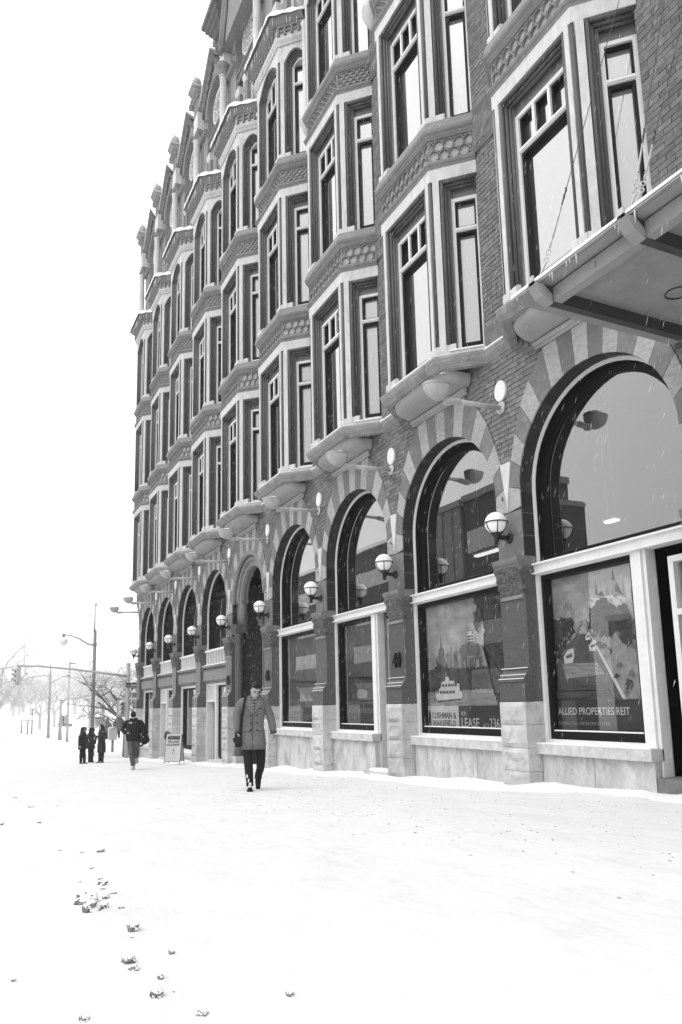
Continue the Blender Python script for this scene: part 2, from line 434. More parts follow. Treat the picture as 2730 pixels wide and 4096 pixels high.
# ---- voussoirs and arches
IN_A = [85, 75, 64.5, 53, 41, 28, 14.5, 1.3]
def vous_poly(k):
    """k = 0 is the top stone, then 1.. to the right"""
    if k == 0:
        A = [radians(95), radians(90), radians(85)]; o = [(.14, 5.88), (-.14, 5.88)]
    else:
        a0 = IN_A[k - 1]; a1 = IN_A[k] if k < 8 else -9.5
        A = [radians(a0), radians((a0 + a1) / 2), radians(a1)]; o = [VO_OUT[k + 1], VO_OUT[k]]
    inn = []
    for a in A:
        if a < 0: inn.append((AR, AZ + AR * math.tan(a)))
        else: inn.append((AR * cos(a), AZ + AR * sin(a)))
    P = inn + o
    cx = sum(p[0] for p in P) / 5; cz = sum(p[1] for p in P) / 5
    q = []
    for x, z in P:
        d = hypot(x - cx, z - cz); k2 = (d - .006) / d
        q.append((cx + (x - cx) * k2, cz + (z - cz) * k2))
    return q
vmesh = {}
for k in range(9):
    for sgn in ((1,) if k == 0 else (1, -1)):
        q = MB(); P = [(x * sgn, z) for x, z in vous_poly(k)]
        q.prism(P, -.018, .05); vmesh[(k, sgn)] = q.mesh('voussoir')
        vmesh[(k, sgn)].materials.append(M_LIGHT if k % 2 == 0 else M_DARK)
sof = MB()
for a0, a1 in zip(range(0, 180, 12), range(12, 181, 12)):
    for t0, t1 in ((a0 + .03, (a0 + a1) / 2), ((a0 + a1) / 2, a1 - .03)):
        p = [(AR * cos(radians(t)), AZ + AR * sin(radians(t))) for t in (t0, t1)]
        sof.face([(p[0][0], .0, p[0][1]), (p[1][0], .0, p[1][1]), (p[1][0], .30, p[1][1]), (p[0][0], .30, p[0][1])])
for sgn in (1, -1):
    for z0, z1 in ((3.1, 3.4), (3.4, 3.72), (3.72, 4.03)):
        sof.face([(sgn * AR, 0, z0 + .004), (sgn * AR, .3, z0 + .004), (sgn * AR, .3, z1 - .004), (sgn * AR, 0, z1 - .004)])
sofm = sof.mesh('arch')
for i in BAYS:
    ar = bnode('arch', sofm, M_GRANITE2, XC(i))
    for k in range(9):
        for sgn in ((1,) if k == 0 else (1, -1)): place('voussoir', vmesh[(k, sgn)], None, ar)
# wedges and white discs where sign lettering once hung
wq = MB(); wq.prism([(-.11, 4.5), (.0, 3.79), (.115, 4.5)], -.035, .02); wedge = wq.mesh('wedge_panel')
dq = MB(); dq.prism([(.125 * cos(a), 5.605 + .155 * sin(a)) for a in [2 * pi * k / 28 for k in range(28)]], -.03, .02); disc = dq.mesh('blank_disc')
for i in PIERS:
    bpart('wedge_panel', wedge, M_TRIM, BLD, (-S * i, 0, 0)); bpart('blank_disc', disc, M_WHITE, BLD, (-S * i - .02, 0, 0))
    q = MB(); q.tube([(-.1, -.02, 3.98), (-.06, -.07, 3.985), (-.02, -.09, 3.99)], .008, 5); q.lathe([(.014, -.004), (.014, .004)], 8, (-.1, -.03, 3.98))
    bpart('hook', q, M_IRON, BLD, (-S * i, 0, 0))

# ---- piers: rock-faced pedestal, granite shaft, carved cap, blocks
def rockface(w_, h_, dep, seed, amp=.02, ret=.32):
    rr = random.Random(seed); q = MB(); n, m = 7, 5
    off = rr.uniform(0, 50)
    rows = []
    for j in range(m + 1):
        row = []
        for k in range(n + 1):
            x = -w_ / 2 + w_ * k / n; z = h_ * j / m
            e = min(k, n - k, 2) / 2 * min(j, m - j, 1)
            d = amp * e * (0.9 + 1.3 * nz3(x * 5 + off, z * 6, off) + .6 * nz3(x * 15 + off, z * 15, off))
            row.append(q.p(x, -dep - max(d, 0), z))
        rows.append(row)
    for a, b in zip(rows, rows[1:]):
        for k in range(n): q.f.append([a[k], a[k + 1], b[k + 1], b[k]])
    q.box(-w_ / 2, w_ / 2, -dep + .0005, ret, 0, h_, skip='f')
    return q
blockv = [rockface(.54, .297, .15, s, amp=.034).mesh('stone_block') for s in range(5)]
def carved(w0, w1, d0, d1, z0, z1, seed, amp=.03, back=.2, n=14, m=10):
    """a flaring block cut all over with leafy relief"""
    q = MB(); off = seed * 7.3; R = []
    for j in range(m + 1):
        t = j / m; ww = w0 + (w1 - w0) * t ** 1.6; dd = d0 + (d1 - d0) * t ** 1.6; z = z0 + (z1 - z0) * t
        ring = []
        P = [(-ww, back)] + [(-ww, back - (back + dd) * k / 5) for k in range(1, 5)] + [(-ww + 2 * ww * k / n, -dd) for k in range(n + 1)] + [(ww, -dd + (back + dd) * k / 5) for k in range(1, 6)]
        for k, (x, y) in enumerate(P):
            a = amp * (abs(nz3(x * 16 + off, z * 16, y * 16)) * 1.6 + abs(nz3(x * 34, z * 34 + off, y * 30)) - .35) if 0 < j < m else 0
            if y < back - .01: y -= a
            x += a * (1 if x > ww * .98 else -1 if x < -ww * .98 else 0)
            ring.append((x, y, z))
        R.append(ring)
    q.rings(R, closed=False); q.face(R[0][::-1]); q.face(R[-1])
    return q
pier_shaft = MB(); pier_shaft.box(-.27, .27, -.035, .3, 1.58, 2.56)
ped = MB(); ped.box(-.268, .268, -.135, .3, 1.14, 1.40)
ped.prism([(.3, 1.40), (-.152, 1.40), (-.148, 1.435), (-.125, 1.45), (-.115, 1.49), (-.10, 1.50), (-.095, 1.515), (-.07, 1.525), (-.052, 1.56), (-.052, 1.58), (.3, 1.58)], -.269, .269, axis='x', back=True)
pedsnow = MB()
for o_, z_ in ((.11, 1.437), (.078, 1.492), (.05, 1.58)): pedsnow.box(-.268, .268, -.04 - o_, -.04 - o_ + .022, z_, z_ + .009)
pcap = carved(.235, .27, .045, .12, 2.58, 2.98, 1, amp=.04, n=22, m=16)
pcapm = pcap.mesh('carved_capital')
neck = MB(); neck.box(-.24, .24, -.06, .3, 2.53, 2.58)
imp = MB(); imp.prism([(.2, 2.98), (-.115, 2.98), (-.115, 3.0), (-.135, 3.02), (-.148, 3.055), (-.15, 3.10), (-.06, 3.112), (.2, 3.112)], -.272, .272, axis='x', back=True)
pb = MB(); pb.box(-.269, .269, -.018, .25, 3.115, 3.44, skip='k'); pb2 = MB(); pb2.box(-.269, .269, -.018, .25, 3.446, 3.765, skip='k')
M_ = dict(shaft=pier_shaft.mesh('pier'), ped=ped.mesh('pedestal'), sn=pedsnow.mesh('ledge_snow'), neck=neck.mesh('necking'), imp=imp.mesh('impost'), pb=pb.mesh('pier_block'), pb2=pb2.mesh('pier_block'))
for i in PIERS:
    sh = bnode('pier', M_['shaft'], M_GRANITE, -S * i)
    place('pedestal', M_['ped'], M_GRANITE, sh); place('ledge_snow', M_['sn'], M_SNOW, sh); place('necking', M_['neck'], M_MID, sh)
    place('carved_capital', pcapm, M_CARVE, sh); place('impost', M_['imp'], M_DARK, sh)
    place('pier_block', M_['pb'], M_DARK, sh); place('pier_block', M_['pb2'], M_DARK, sh)
    z = .83; k = 0
    while z > gz(-S * i) - .35:
        place('stone_block', blockv[(k + i * 3) % 5], M_ROUGH, sh, (0, 0, z + .005)); z -= .302; k += 1

# ---- shop fronts
FY, GY = .16, .285            # front of the white frames, shop glass
def arch_pts(r, n=24, a0=0, a1=180): return [(r * cos(radians(a0 + (a1 - a0) * k / n)), AZ + r * sin(radians(a0 + (a1 - a0) * k / n))) for k in range(n + 1)]
def arch_frame(r0, r1, y0, y1, zb):
    """an arched casing: jambs from zb to the springing and a ring above"""
    q = MB()
    for (a, b), (c, d) in zip(list(zip(arch_pts(r1), arch_pts(r0))), list(zip(arch_pts(r1), arch_pts(r0)))[1:]):
        q.face([(b[0], y0, b[1]), (a[0], y0, a[1]), (c[0], y0, c[1]), (d[0], y0, d[1])])
        q.face([(b[0], y0, b[1]), (d[0], y0, d[1]), (d[0], y1, d[1]), (b[0], y1, b[1])])
    for sg in (1, -1):
        x0, x1 = sorted((sg * r0, sg * r1)); q.box(x0, x1, y0, y1, zb, AZ, skip='t')
    return q
def arch_pane(r, y, zb):
    q = MB(); P = [(-r, zb), (r, zb)] + arch_pts(r); q.face([(x, y, z) for x, z in P]); return q
cas = arch_frame(1.282, 1.332, .20, .225, 3.0).mesh('arched_window')
sash = MB(); sash = arch_frame(1.165, 1.30, .31, .39, 3.02); q2 = arch_frame(1.276, 1.30, .226, .36, 3.02); o0 = len(sash.v); sash.v += q2.v; sash.f += [[o0 + a for a in f] for f in q2.f]; 
for z0, z1 in ((3.02, 3.09),): sash.box(-1.266, 1.266, .28, .39, z0, z1)
for (a, b), (c, d) in zip(list(zip(arch_pts(1.235), arch_pts(1.215))), list(zip(arch_pts(1.235), arch_pts(1.215)))[1:]):
    sash.face([(b[0], .295, b[1]), (a[0], .295, a[1]), (c[0], .295, c[1]), (d[0], .295, d[1])])
sash = sash.mesh('sash')
agl = arch_pane(1.19, .345, 3.02).mesh('pane')
def rect_frame(q, x0, x1, z0, z1, wd, y0, y1, bot=None, top=None):
    bot = wd if bot is None else bot; top = wd if top is None else top
    q.box(x0, x0 + wd, y0, y1, z0, z1); q.box(x1 - wd, x1, y0, y1, z0, z1)
    q.box(x0 + wd, x1 - wd, y0, y1, z0, z0 + bot); q.box(x0 + wd, x1 - wd, y0, y1, z1 - top, z1)
def shop_window(parent_x, x0, x1, z0, z1):
    """white casing, black sash with a deep bottom rail, clear pane, snow on the rail; x in bay coordinates"""
    q = MB(); rect_frame(q, x0, x1, z0, z1, .06, FY, .205, bot=.05, top=.02)
    wnd = bnode('shop_window', q.mesh('shop_window'), M_WHITE, parent_x)
    q = MB(); rect_frame(q, x0 + .0505, x1 - .0505, z0 + .041, z1 - .015, .065, .2055, .33, bot=.11, top=.07)
    q.build('sash', M_BLACK, wnd)
    q = MB(); q.face([(x0 + .1, GY, z0 + .12), (x1 - .1, GY, z0 + .12), (x1 - .1, GY, z1 - .06), (x0 + .1, GY, z1 - .06)]); q.build('pane', M_SHOP, wnd)
    q = MB(); q.tube([(x0 + .09, .225, z0 + .158), ((x0 + x1) / 2, .222, z0 + .16), (x1 - .09, .225, z0 + .157)], .013, 6); q.build('rail_snow', M_SNOW, wnd)
    return wnd
def sill_and_bulkhead(X, x0, x1, ret=0):
    zb = gz(X) - .3
    q = MB(); q.box(x0, x1, .0, .2, .455, .585); sl = bnode('window_sill', q.mesh('window_sill'), M_SILL, X)
    q = MB(); q.box(x0 + .005, x1 - .01, -.005, .16, .585, .60); q.build('sill_snow', M_SNOW, sl)
    n = max(1, int(round((x1 - x0) / .95)))
    for k in range(n):
        q = MB(); a = x0 + .02 + (x1 - x0 - .04) * k / n; b = x0 + .02 + (x1 - x0 - .04) * (k + 1) / n
        q.box(a + .004, b - .004, .07, .2, zb, .455); bnode('bulkhead_slab', q.mesh('bulkhead_slab'), M_MARBLE, X)
for i in (-2, -1, 0, 1, 2):
    X = XC(i)
    a = bnode('arched_window', cas, M_WHITE, X); place('sash', sash, M_BLACK, a); place('pane', agl, M_ARCHG, a)
    q = MB(); q.box(-1.332, 1.332, FY - .02, .34, 2.85, 3.0); q.box(-1.332, 1.332, FY - .035, .1, 2.975, 3.0); q.box(-1.332, 1.332, FY - .03, .1, 2.85, 2.87)
    bnode('transom', q.mesh('transom'), M_WHITE, X)
    if i in (0, 2):
        shop_window(X, -1.332, 1.332, .59, 2.85); sill_and_bulkhead(X, -1.332, 1.332)
    else:
        xr = .40 if i == -1 else .36
        shop_window(X, -1.332, xr, .59, 2.85); sill_and_bulkhead(X, -1.332, xr + .15)
        q = MB(); q.box(xr + .001, xr + .10, FY - .01, .40, .585, 2.85); q.box(xr + .02, xr + .10, FY - .0, .40, gz(X) - .2, .585); q.box(xr + .101, xr + .15, FY + .02, .33, gz(X) + .0, 2.85)
        bnode('door_post', q.mesh('door_post'), M_WHITE, X)
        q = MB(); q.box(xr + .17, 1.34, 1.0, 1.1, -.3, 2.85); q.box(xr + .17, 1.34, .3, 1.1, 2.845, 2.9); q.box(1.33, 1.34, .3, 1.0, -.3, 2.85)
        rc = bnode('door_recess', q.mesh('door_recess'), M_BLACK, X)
        q = MB(); rect_frame(q, xr + .40, 1.36 if i == -1 else 1.32, .29, 2.72, .07, .24, .34); q.box(xr + .47, 1.26, .24, .34, 2.05, 2.12); q.box(xr + .44, xr + .47, .34, .5, .29, 2.7)
        dr = bnode('shop_door', q.mesh('shop_door'), M_REVEAL if i != -1 else M_WHITE, X)
        q = MB(); rect_frame(q, xr + .50, 1.24, .12, 2.04, .09, .30, .36); q.build('door_leaf', M_BLACK, dr)
        q = MB(); q.box(xr + .5, 1.24, .33, .34, .12, 2.7); q.build('pane', M_PANE_D, dr)
        st = MB(); zt = .28 if i == -1 else (-.05 if i == 1 else .3)
        st.box(xr + (.0 if i == 1 else .151), 1.33, -.12 if i == 1 else .06, .9, gz(X) - .4, zt)
        so = bnode('door_step', st.mesh('door_step'), M_ROUGHR if i == -1 else M_SILL, X)
        if i == 1:
            q = MB(); q.sphere((xr + .45, .05, zt - .01), .5, 12, 6, (1, .35, .12)); q.build('drifted_snow', M_SNOW, so, smooth=True)
# lights inside, seen through the arch glass
for X, Y, z, L_ in ((-2.1, 1.2, 3.66, .7), (.72, 1.2, 3.58, .2)):
    q = MB(); q.box(-L_ / 2, L_ / 2, -.05, .05, 0, .03); lt = q.build('ceiling_light', M_TUBE, None, loc=(X, Y, z))
    q = MB(); q.box(-L_ / 2 - .02, L_ / 2 + .02, -.09, .09, .031, .08); q.tube([(-L_ / 3, 0, .08), (-L_ / 3, 0, 5.7 - z)], .01, 4); q.tube([(L_ / 3, 0, .08), (L_ / 3, 0, 5.7 - z)], .01, 4); q.build('housing', M_STEEL, lt)
    tag(lt, 'lit strip light hanging inside, seen through the arch beside the globe lamp' if X < 0 else 'short lit strip light seen through the large arch under the canopy', 'ceiling light')

# ---- bays 4 to 7: arched window over a balustrade, a carved band and a lower shop front
muntins = MB()
for x in (-.55, -.2, .2, .55): muntins.box(x - .03, x + .03, .33, .40, 4.66, 5.3 - abs(x) * .5)
muntins.box(-1.1, 1.1, .32, .41, 4.6, 4.72)
muntins.face([(x, .395, z) for x, z in [(1.09, 4.7)] + [(x * .92, (z - AZ) * .92 + AZ) for x, z in arch_pts(1.2) if z > 4.8] + [(-1.09, 4.7)]])
muntins = muntins.mesh('head_panel')
bal = MB(); bal.box(-1.33, 1.33, .10, .2, 2.86, 2.93); bal.box(-1.33, 1.33, .10, .2, 2.42, 2.475)
balm = bal.mesh('balustrade')
balu = MB(); balu.box(-.028, .028, .115, .175, 2.475, 2.86); balu = balu.mesh('baluster')
cas2 = arch_frame(1.262, 1.332, .18, .215, 2.93).mesh('arched_window'); sash2 = arch_frame(1.19, 1.28, .216, .44, 2.93).mesh('sash'); agl2 = arch_pane(1.18, .40, 2.93).mesh('pane')
carvband = MB()
for k in range(26):
    x = -1.32 + 2.64 * (k + .5) / 26
    carvband.prism([(x - .05, 1.93), (x, 1.98), (x + .05, 1.93), (x + .05, 2.22), (x, 2.30), (x - .05, 2.22)], .05, .12)
carvband = carvband.mesh('carved_leaves')
for i in (4, 5, 6, 7):
    X = XC(i)
    a = bnode('arched_window', cas2, M_WHITE, X); place('sash', sash2, M_BLACK, a); place('pane', agl2, M_PANE_D, a); place('head_panel', muntins, M_BLACK, a)
    b = bnode('balustrade', balm, M_WHITE, X)
    for k in range(9): place('baluster', balu, M_WHITE, b, (-1.16 + 2.32 * k / 8, 0, 0))
    q = MB(); q.box(-1.32, 1.32, .3, .35, 2.475, 2.86); q.build('backing', M_BLACK, b)
    q = MB(); q.box(-1.332, 1.332, .12, .45, 1.87, 2.40); q.box(-1.332, 1.332, .02, .4, 2.36, 2.42); cb = bnode('carved_band', q.mesh('carved_band'), M_MID, X); place('carved_leaves', carvband, M_MID, cb)
    q = MB(); q.box(-1.332, 1.332, .0, .2, 2.42, 2.435); q.build('ledge_snow', M_SNOW, cb)
    zg = gz(X)
    if i in (4, 6):
        q = MB(); rect_frame(q, -1.332, 1.332, zg - .2, 1.87, .07, FY, .4); q.box(-.36, -.27, FY - .01, .4, zg - .2, 1.8); q.box(-1.26, -.36, FY, .3, 1.3, 1.36)
        for k in range(4): q.box(-1.2 + k * .2, -1.13 + k * .2, FY + .02, .3, 1.36, 1.8)
        dr = bnode('shop_door', q.mesh('shop_door'), M_WHITE, X)
        q = MB(); q.box(-1.26, -.36, .45, .5, zg - .2, 1.3); q.box(-.27, 1.26, .3, .34, zg - .2, zg + .2); q.build('door_leaf', M_BLACK, dr)
        q = MB(); rect_frame(q, -.27, 1.26, zg + .2, 1.8, .06, .24, .32); q.build('sash', M_BLACK, dr)
        q = MB(); q.box(-.22, 1.22, .29, .3, zg + .2, 1.78); q.build('pane', M_PANE_S if i == 4 else M_PANE_D, dr)
        q = MB(); q.box(-.3, 1.3, -.1, .3, zg - .3, zg + .14); bnode('door_step', q.mesh('door_step'), M_SILL, X)
    else:
        q = MB(); rect_frame(q, -1.332, 1.332, -.35, 1.87, .07, FY, .4)
        wn = bnode('shop_window', q.mesh('shop_window'), M_WHITE, X)
        q = MB(); rect_frame(q, -1.26, 1.26, -.28, 1.8, .06, .22, .32, bot=.12); q.build('sash', M_BLACK, wn)
        q = MB(); q.box(-1.22, 1.22, .29, .3, -.25, 1.78); q.build('pane', M_PANE_D, wn)
        q = MB(); q.box(-1.332, 1.332, -.02, .2, -.48, -.36); sl = bnode('window_sill', q.mesh('window_sill'), M_SILL, X)
        q = MB(); q.box(-1.33, 1.33, -.02, .15, -.36, -.345); q.build('sill_snow', M_SNOW, sl)
        q = MB(); q.box(-1.3, 1.3, .06, .2, zg - .3, -.48); bnode('bulkhead_slab', q.mesh('bulkhead_slab'), M_MARBLE, X)

# ---- bay 3: the recessed entrance
X = XC(3)
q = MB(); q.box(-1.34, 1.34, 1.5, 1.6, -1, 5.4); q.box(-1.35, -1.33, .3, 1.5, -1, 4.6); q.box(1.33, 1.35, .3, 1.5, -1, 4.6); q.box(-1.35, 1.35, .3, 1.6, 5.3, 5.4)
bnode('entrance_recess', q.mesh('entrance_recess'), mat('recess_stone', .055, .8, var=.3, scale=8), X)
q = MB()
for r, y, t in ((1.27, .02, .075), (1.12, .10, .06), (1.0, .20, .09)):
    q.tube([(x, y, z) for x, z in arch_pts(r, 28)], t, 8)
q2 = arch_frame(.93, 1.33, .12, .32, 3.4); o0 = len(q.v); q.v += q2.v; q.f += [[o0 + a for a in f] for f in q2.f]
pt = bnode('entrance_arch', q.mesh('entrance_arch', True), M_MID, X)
for sg in (1, -1):
    carved(.17, .21, .12, .2, 3.19, 3.42, 4 + sg).build('carved_capital', M_CARVE, pt, loc=(sg * 1.12, .1, 0))
    q = MB(); q.lathe([(.13, gz(X) + .2), (.14, gz(X) + .3), (.12, gz(X) + .4), (.12, 3.1), (.15, 3.19)], 14, (sg * 1.12, .12, 0)); q.build('column', M_GRANITE, pt, smooth=True)
    q = MB(); q.box(sg * 1.12 - .21, sg * 1.12 + .21, -.05, .4, gz(X) - .3, gz(X) + .22); q.build('column_base', M_ROUGH, pt)
q = MB(); rect_frame(q, -.85, .85, gz(X) - .2, 3.0, .1, 1.38, 1.48); q.box(-.05, .05, 1.38, 1.48, gz(X), 2.3); q.box(-.8, .8, 1.38, 1.48, 2.3, 2.4); dr = bnode('entrance_door', q.mesh('entrance_door'), M_CARVE, X)
q = MB(); q.box(-.8, .8, 1.44, 1.46, gz(X), 2.95); q.build('pane', M_PANE_D, dr)

# street numbers on the granite
for i, txt in ((1, '44'), (3, '46'), (4, '46')):
    me = text_mesh(txt, .34, .27, .012, .012)
    bpart('street_number', me, M_BLACK, BLD, (-S * i - .135, -.06, 1.77))

# ------------------------------------------------------------------ oriels
CH0, CH1 = (.78, -.55), (1.31, -.012)
_l = hypot(CH1[0] - CH0[0], CH1[1] - CH0[1]); EX, EY = (CH1[0] - CH0[0]) / _l, (CH1[1] - CH0[1]) / _l
def T_front(a, d, z): return (a, -.55 + d, z)
def T_right(a, d, z): return (CH0[0] + a * EX - d * EY, CH0[1] + a * EY + d * EX, z)
def T_left(a, d, z): x, y, z = T_right(a, d, z); return (-x, y, z)
PLAN = [(-1.31, -.012), (-.78, -.55), (.78, -.55), (1.31, -.012)]
CL = _l                       # length of the canted side
HS = 2.92                     # height from column base to lintel

def oriel_core(arched):
    """pale stone: corner strips, lintel belt, column bases, head panels"""
    q = MB()
    zt = HS if not arched else 2.72
    for T in (T_right, T_left):
        q.T = T; q.box(.048, .152, 0, .16, .0, zt); q.box(-.0, .158, -.012, .15, 0, .10)
    q.T = T_front
    for sg in (1, -1):
        x0, x1 = sorted((sg * .652, sg * .728)); q.box(x0, x1, .0, .16, 0, zt); q.box(*sorted((sg * .726, sg * .77)), .05, .16, 0, zt)
        x0, x1 = sorted((sg * .655, sg * .779)); q.box(x0, x1, -.012, .15, 0, .10)
    q.T = None
    return q
def lintel_mesh(arched):
    q = MB()
    if not arched:
        q.sweep(PLAN, [(-.17, HS), (0.0, HS), (0.004, HS + .03), (0.004, HS + .21), (-.17, HS + .21)])
        return q.mesh('lintel')
    # segment-headed openings
    def head(T, a0, a1, zs, rise, zt):
        q.T = T; n = 12; c = (a0 + a1) / 2; h = (a1 - a0) / 2
        P = [(a0 + (a1 - a0) * k / n, zs + rise * (1 - ((a0 + (a1 - a0) * k / n - c) / h) ** 2)) for k in range(n + 1)]
        for (x, z), (x2, z2) in zip(P, P[1:]):
            q.face([(x, 0, z), (x2, 0, z2), (x2, 0, zt), (x, 0, zt)]); q.face([(x, 0, z), (x, .2, z), (x2, .2, z2), (x2, 0, z2)])
        return P
    head(T_front, -.655, .655, 2.62, .42, 3.12); head(T_right, .155, CL, 2.62, .36, 3.12); head(T_left, .155, CL, 2.62, .36, 3.12)
    q.T = None
    for T in (T_right, T_left):
        q.T = T; q.box(0, .155, 0, .16, 2.7, 3.12)
    q.T = T_front
    for sg in (1, -1):
        x0, x1 = sorted((sg * .655, sg * .7795)); q.box(x0, x1, 0, .16, 2.7, 3.12)
    q.T = None
    return q.mesh('lintel')
def colonnettes(T, spots, arched, zt):
    q = MB(); q.T = T
    for a, d, r in spots:
        R = []
        for z in (.06, zt): R.append([(a + r * cos(t), d + r * sin(t), z) for t in [pi * 2 * k / 10 for k in range(10)]])
        q.rings(R)
    return q
def make_window(T, a0, a1, arched, lights, pane_mat, zb=.07):
    """returns meshes: casing, sash, panes (list)"""
    zh = 2.66; zt = 2.07; zt2 = 2.14
    D = .165; wd = .055
    c = MB(); c.T = T
    def arc(a, inset=0):
        c0 = (a0 + a1) / 2; h = (a1 - a0) / 2
        return zh - .12 + (.33 if h > .4 else .28) * (1 - ((a - c0) / h) ** 2) - inset
    if not arched: rect_frame(c, a0, a1, zb, zh, wd, D, .27, bot=.05)
    else:
        c.box(a0, a0 + wd, D, .27, zb, arc(a0 + wd * .5)); c.box(a1 - wd, a1, D, .27, zb, arc(a1 - wd * .5)); c.box(a0 + wd, a1 - wd, D, .27, zb, zb + .05)
        n = 10
        for k in range(n):
            x, x2 = a0 + (a1 - a0) * k / n, a0 + (a1 - a0) * (k + 1) / n
            c.face([(x, D, arc(x) - wd), (x2, D, arc(x2) - wd), (x2, D, arc(x2)), (x, D, arc(x))]); c.face([(x, D, arc(x) - wd), (x, .27, arc(x) - wd), (x2, .27, arc(x2) - wd), (x2, D, arc(x2) - wd)])
    c.box(a0 + wd, a1 - wd, D, .27, zt, zt2); c.box(a0 + wd, a1 - wd, D - .015, .2, zt + .02, zt2 - .02)
    xs = [a0 + wd + (a1 - a0 - 2 * wd) * k / lights for k in range(lights + 1)]
    ztop = (zh - wd) if not arched else None
    for x in xs[1:-1]: c.box(x - .022, x + .022, D, .27, zt2, ztop if ztop else arc(x) - wd)
    s = MB(); s.T = T
    rect_frame(s, a0 + wd, a1 - wd, zb + .05, zt, .045, D + .03, .30, bot=.08)
    for x, x2 in zip(xs, xs[1:]):
        e0 = .022 if x > xs[0] else 0; e1 = .022 if x2 < xs[-1] else 0
        top = ztop if ztop else min(arc(x + e0), arc(x2 - e1)) - wd + .01
        rect_frame(s, x + e0, x2 - e1, zt2, top, .03, D + .035, .30)
    p = []
    q = MB(); q.T = T; q.box(a0 + wd + .035, a1 - wd - .035, .268, .276, zb + .12, zt - .035); p.append(q.mesh('pane'))
    for x, x2 in zip(xs, xs[1:]):
        q = MB(); q.T = T; top = ztop if ztop else arc((x + x2) / 2) - wd + .02
        q.box(x + .02, x2 - .02, .268, .276, zt2 + .02, top); p.append(q.mesh('pane'))
    return c.mesh('window'), s.mesh('sash'), p
def jamb_back(arched):
    """grey stone behind the colonnettes and the flat head over the window"""
    q = MB()
    zt = HS if not arched else 2.95
    q.T = T_front
    for sg in (1, -1):
        x0, x1 = sorted((sg * .5105, sg * .66)); q.box(x0, x1, .10, .3, 0, zt)
    q.box(-.51, .51, .19, .3, 2.66 if not arched else 2.9, zt)
    for T in (T_right, T_left):
        q.T = T; q.box(.15, .31, .10, .3, 0, zt); q.box(.31, CL, .19, .3, 2.66 if not arched else 2.9, zt)
    q.T = None; return q.mesh('jamb')
def pane_inner():
    q = MB(); return q
UN = {}
for arched in (False, True):
    U = {}
    U['core'] = oriel_core(arched).mesh('oriel'); U['lintel'] = lintel_mesh(arched); U['jamb'] = jamb_back(arched)
    zt = HS if not arched else 2.7
    U['cols'] = []
    for T, sp in ((T_front, [(-.622, .035, .033), (-.572, .075, .026), (-.53, .11, .026)]), (T_front, [(.622, .035, .033), (.572, .075, .026), (.53, .11, .026)]),
                  (T_right, [(.19, .035, .033), (.238, .075, .026), (.28, .11, .026)]), (T_left, [(.19, .035, .033), (.238, .075, .026), (.28, .11, .026)])):
        U['cols'].append(colonnettes(T, sp, arched, zt).mesh('colonnette_cluster', True))
    # rolls over the heads
    cr = MB()
    for sg in (1, -1): cr.rings([[(sg * .757 + .03 * cos(t), -.513 + .03 * sin(t), z) for t in [2 * pi * k / 10 for k in range(10)]] for z in (.08, zt)])
    U['cols'].append(cr.mesh('corner_roll', True))
    h = MB()
    for T, a0, a1 in ((T_front, -.622, .622), (T_right, .19, CL), (T_left, .19, CL)):
        h.T = T
        for dd, zz, r in ((.03, HS - .03, .03), (.075, HS - .075, .026), (.11, HS - .115, .026)):
            if not arched: h.rings([[(a, dd + r * cos(t), zz + r * sin(t)) for t in [2 * pi * k / 8 for k in range(8)]] for a in (a0 + dd * .9, a1 - dd * .9 if T is T_front else a1)])
            else:
                c0 = (a0 + a1) / 2; hh = (a1 - a0) / 2; pts = []
                for k in range(13):
                    x = a0 + (a1 - a0) * k / 12
                    pts.append((x * (1 - dd * .4) if T is T_front else x, dd, 2.62 + (.42 if T is T_front else .36) * (1 - ((x - c0) / hh) ** 2) - (HS - zz) * .9))
                h.rings([[(x, d + r * cos(t), z + r * sin(t)) for t in [2 * pi * k / 8 for k in range(8)]] for x, d, z in pts])
    U['headroll'] = h.mesh('head_roll', True)
    U['wf'] = make_window(T_front, -.51, .51, arched, 3, None); U['wr'] = make_window(T_right, .31, CL - .005, arched, 1, None); U['wl'] = make_window(T_left, .31, CL - .005, arched, 1, None)
    U['feet'] = []                 # rounded feet of the colonnettes
    for T, a0, a1 in ((T_front, -.655, -.515), (T_front, .515, .655), (T_right, .155, .30), (T_left, .155, .30)):
        b = MB(); b.T = T; b.box(a0, a1, .0, .14, 0, .10); b.rings([[(a, .07 - .07 * cos(t), .10 + .05 * sin(t)) for t in [pi * k / 8 for k in range(9)]] for a in (a0, a1)])
        U['feet'].append(b.mesh('column_base'))
    UN[arched] = U
def clipseg(P, z0, z1):
    o, cur = [], []
    for x, z in P:
        if z0 <= z <= z1: cur.append((x, z))
        elif cur:
            if len(cur) > 1: o.append(cur)
            cur = []
    if len(cur) > 1: o.append(cur)
    return o
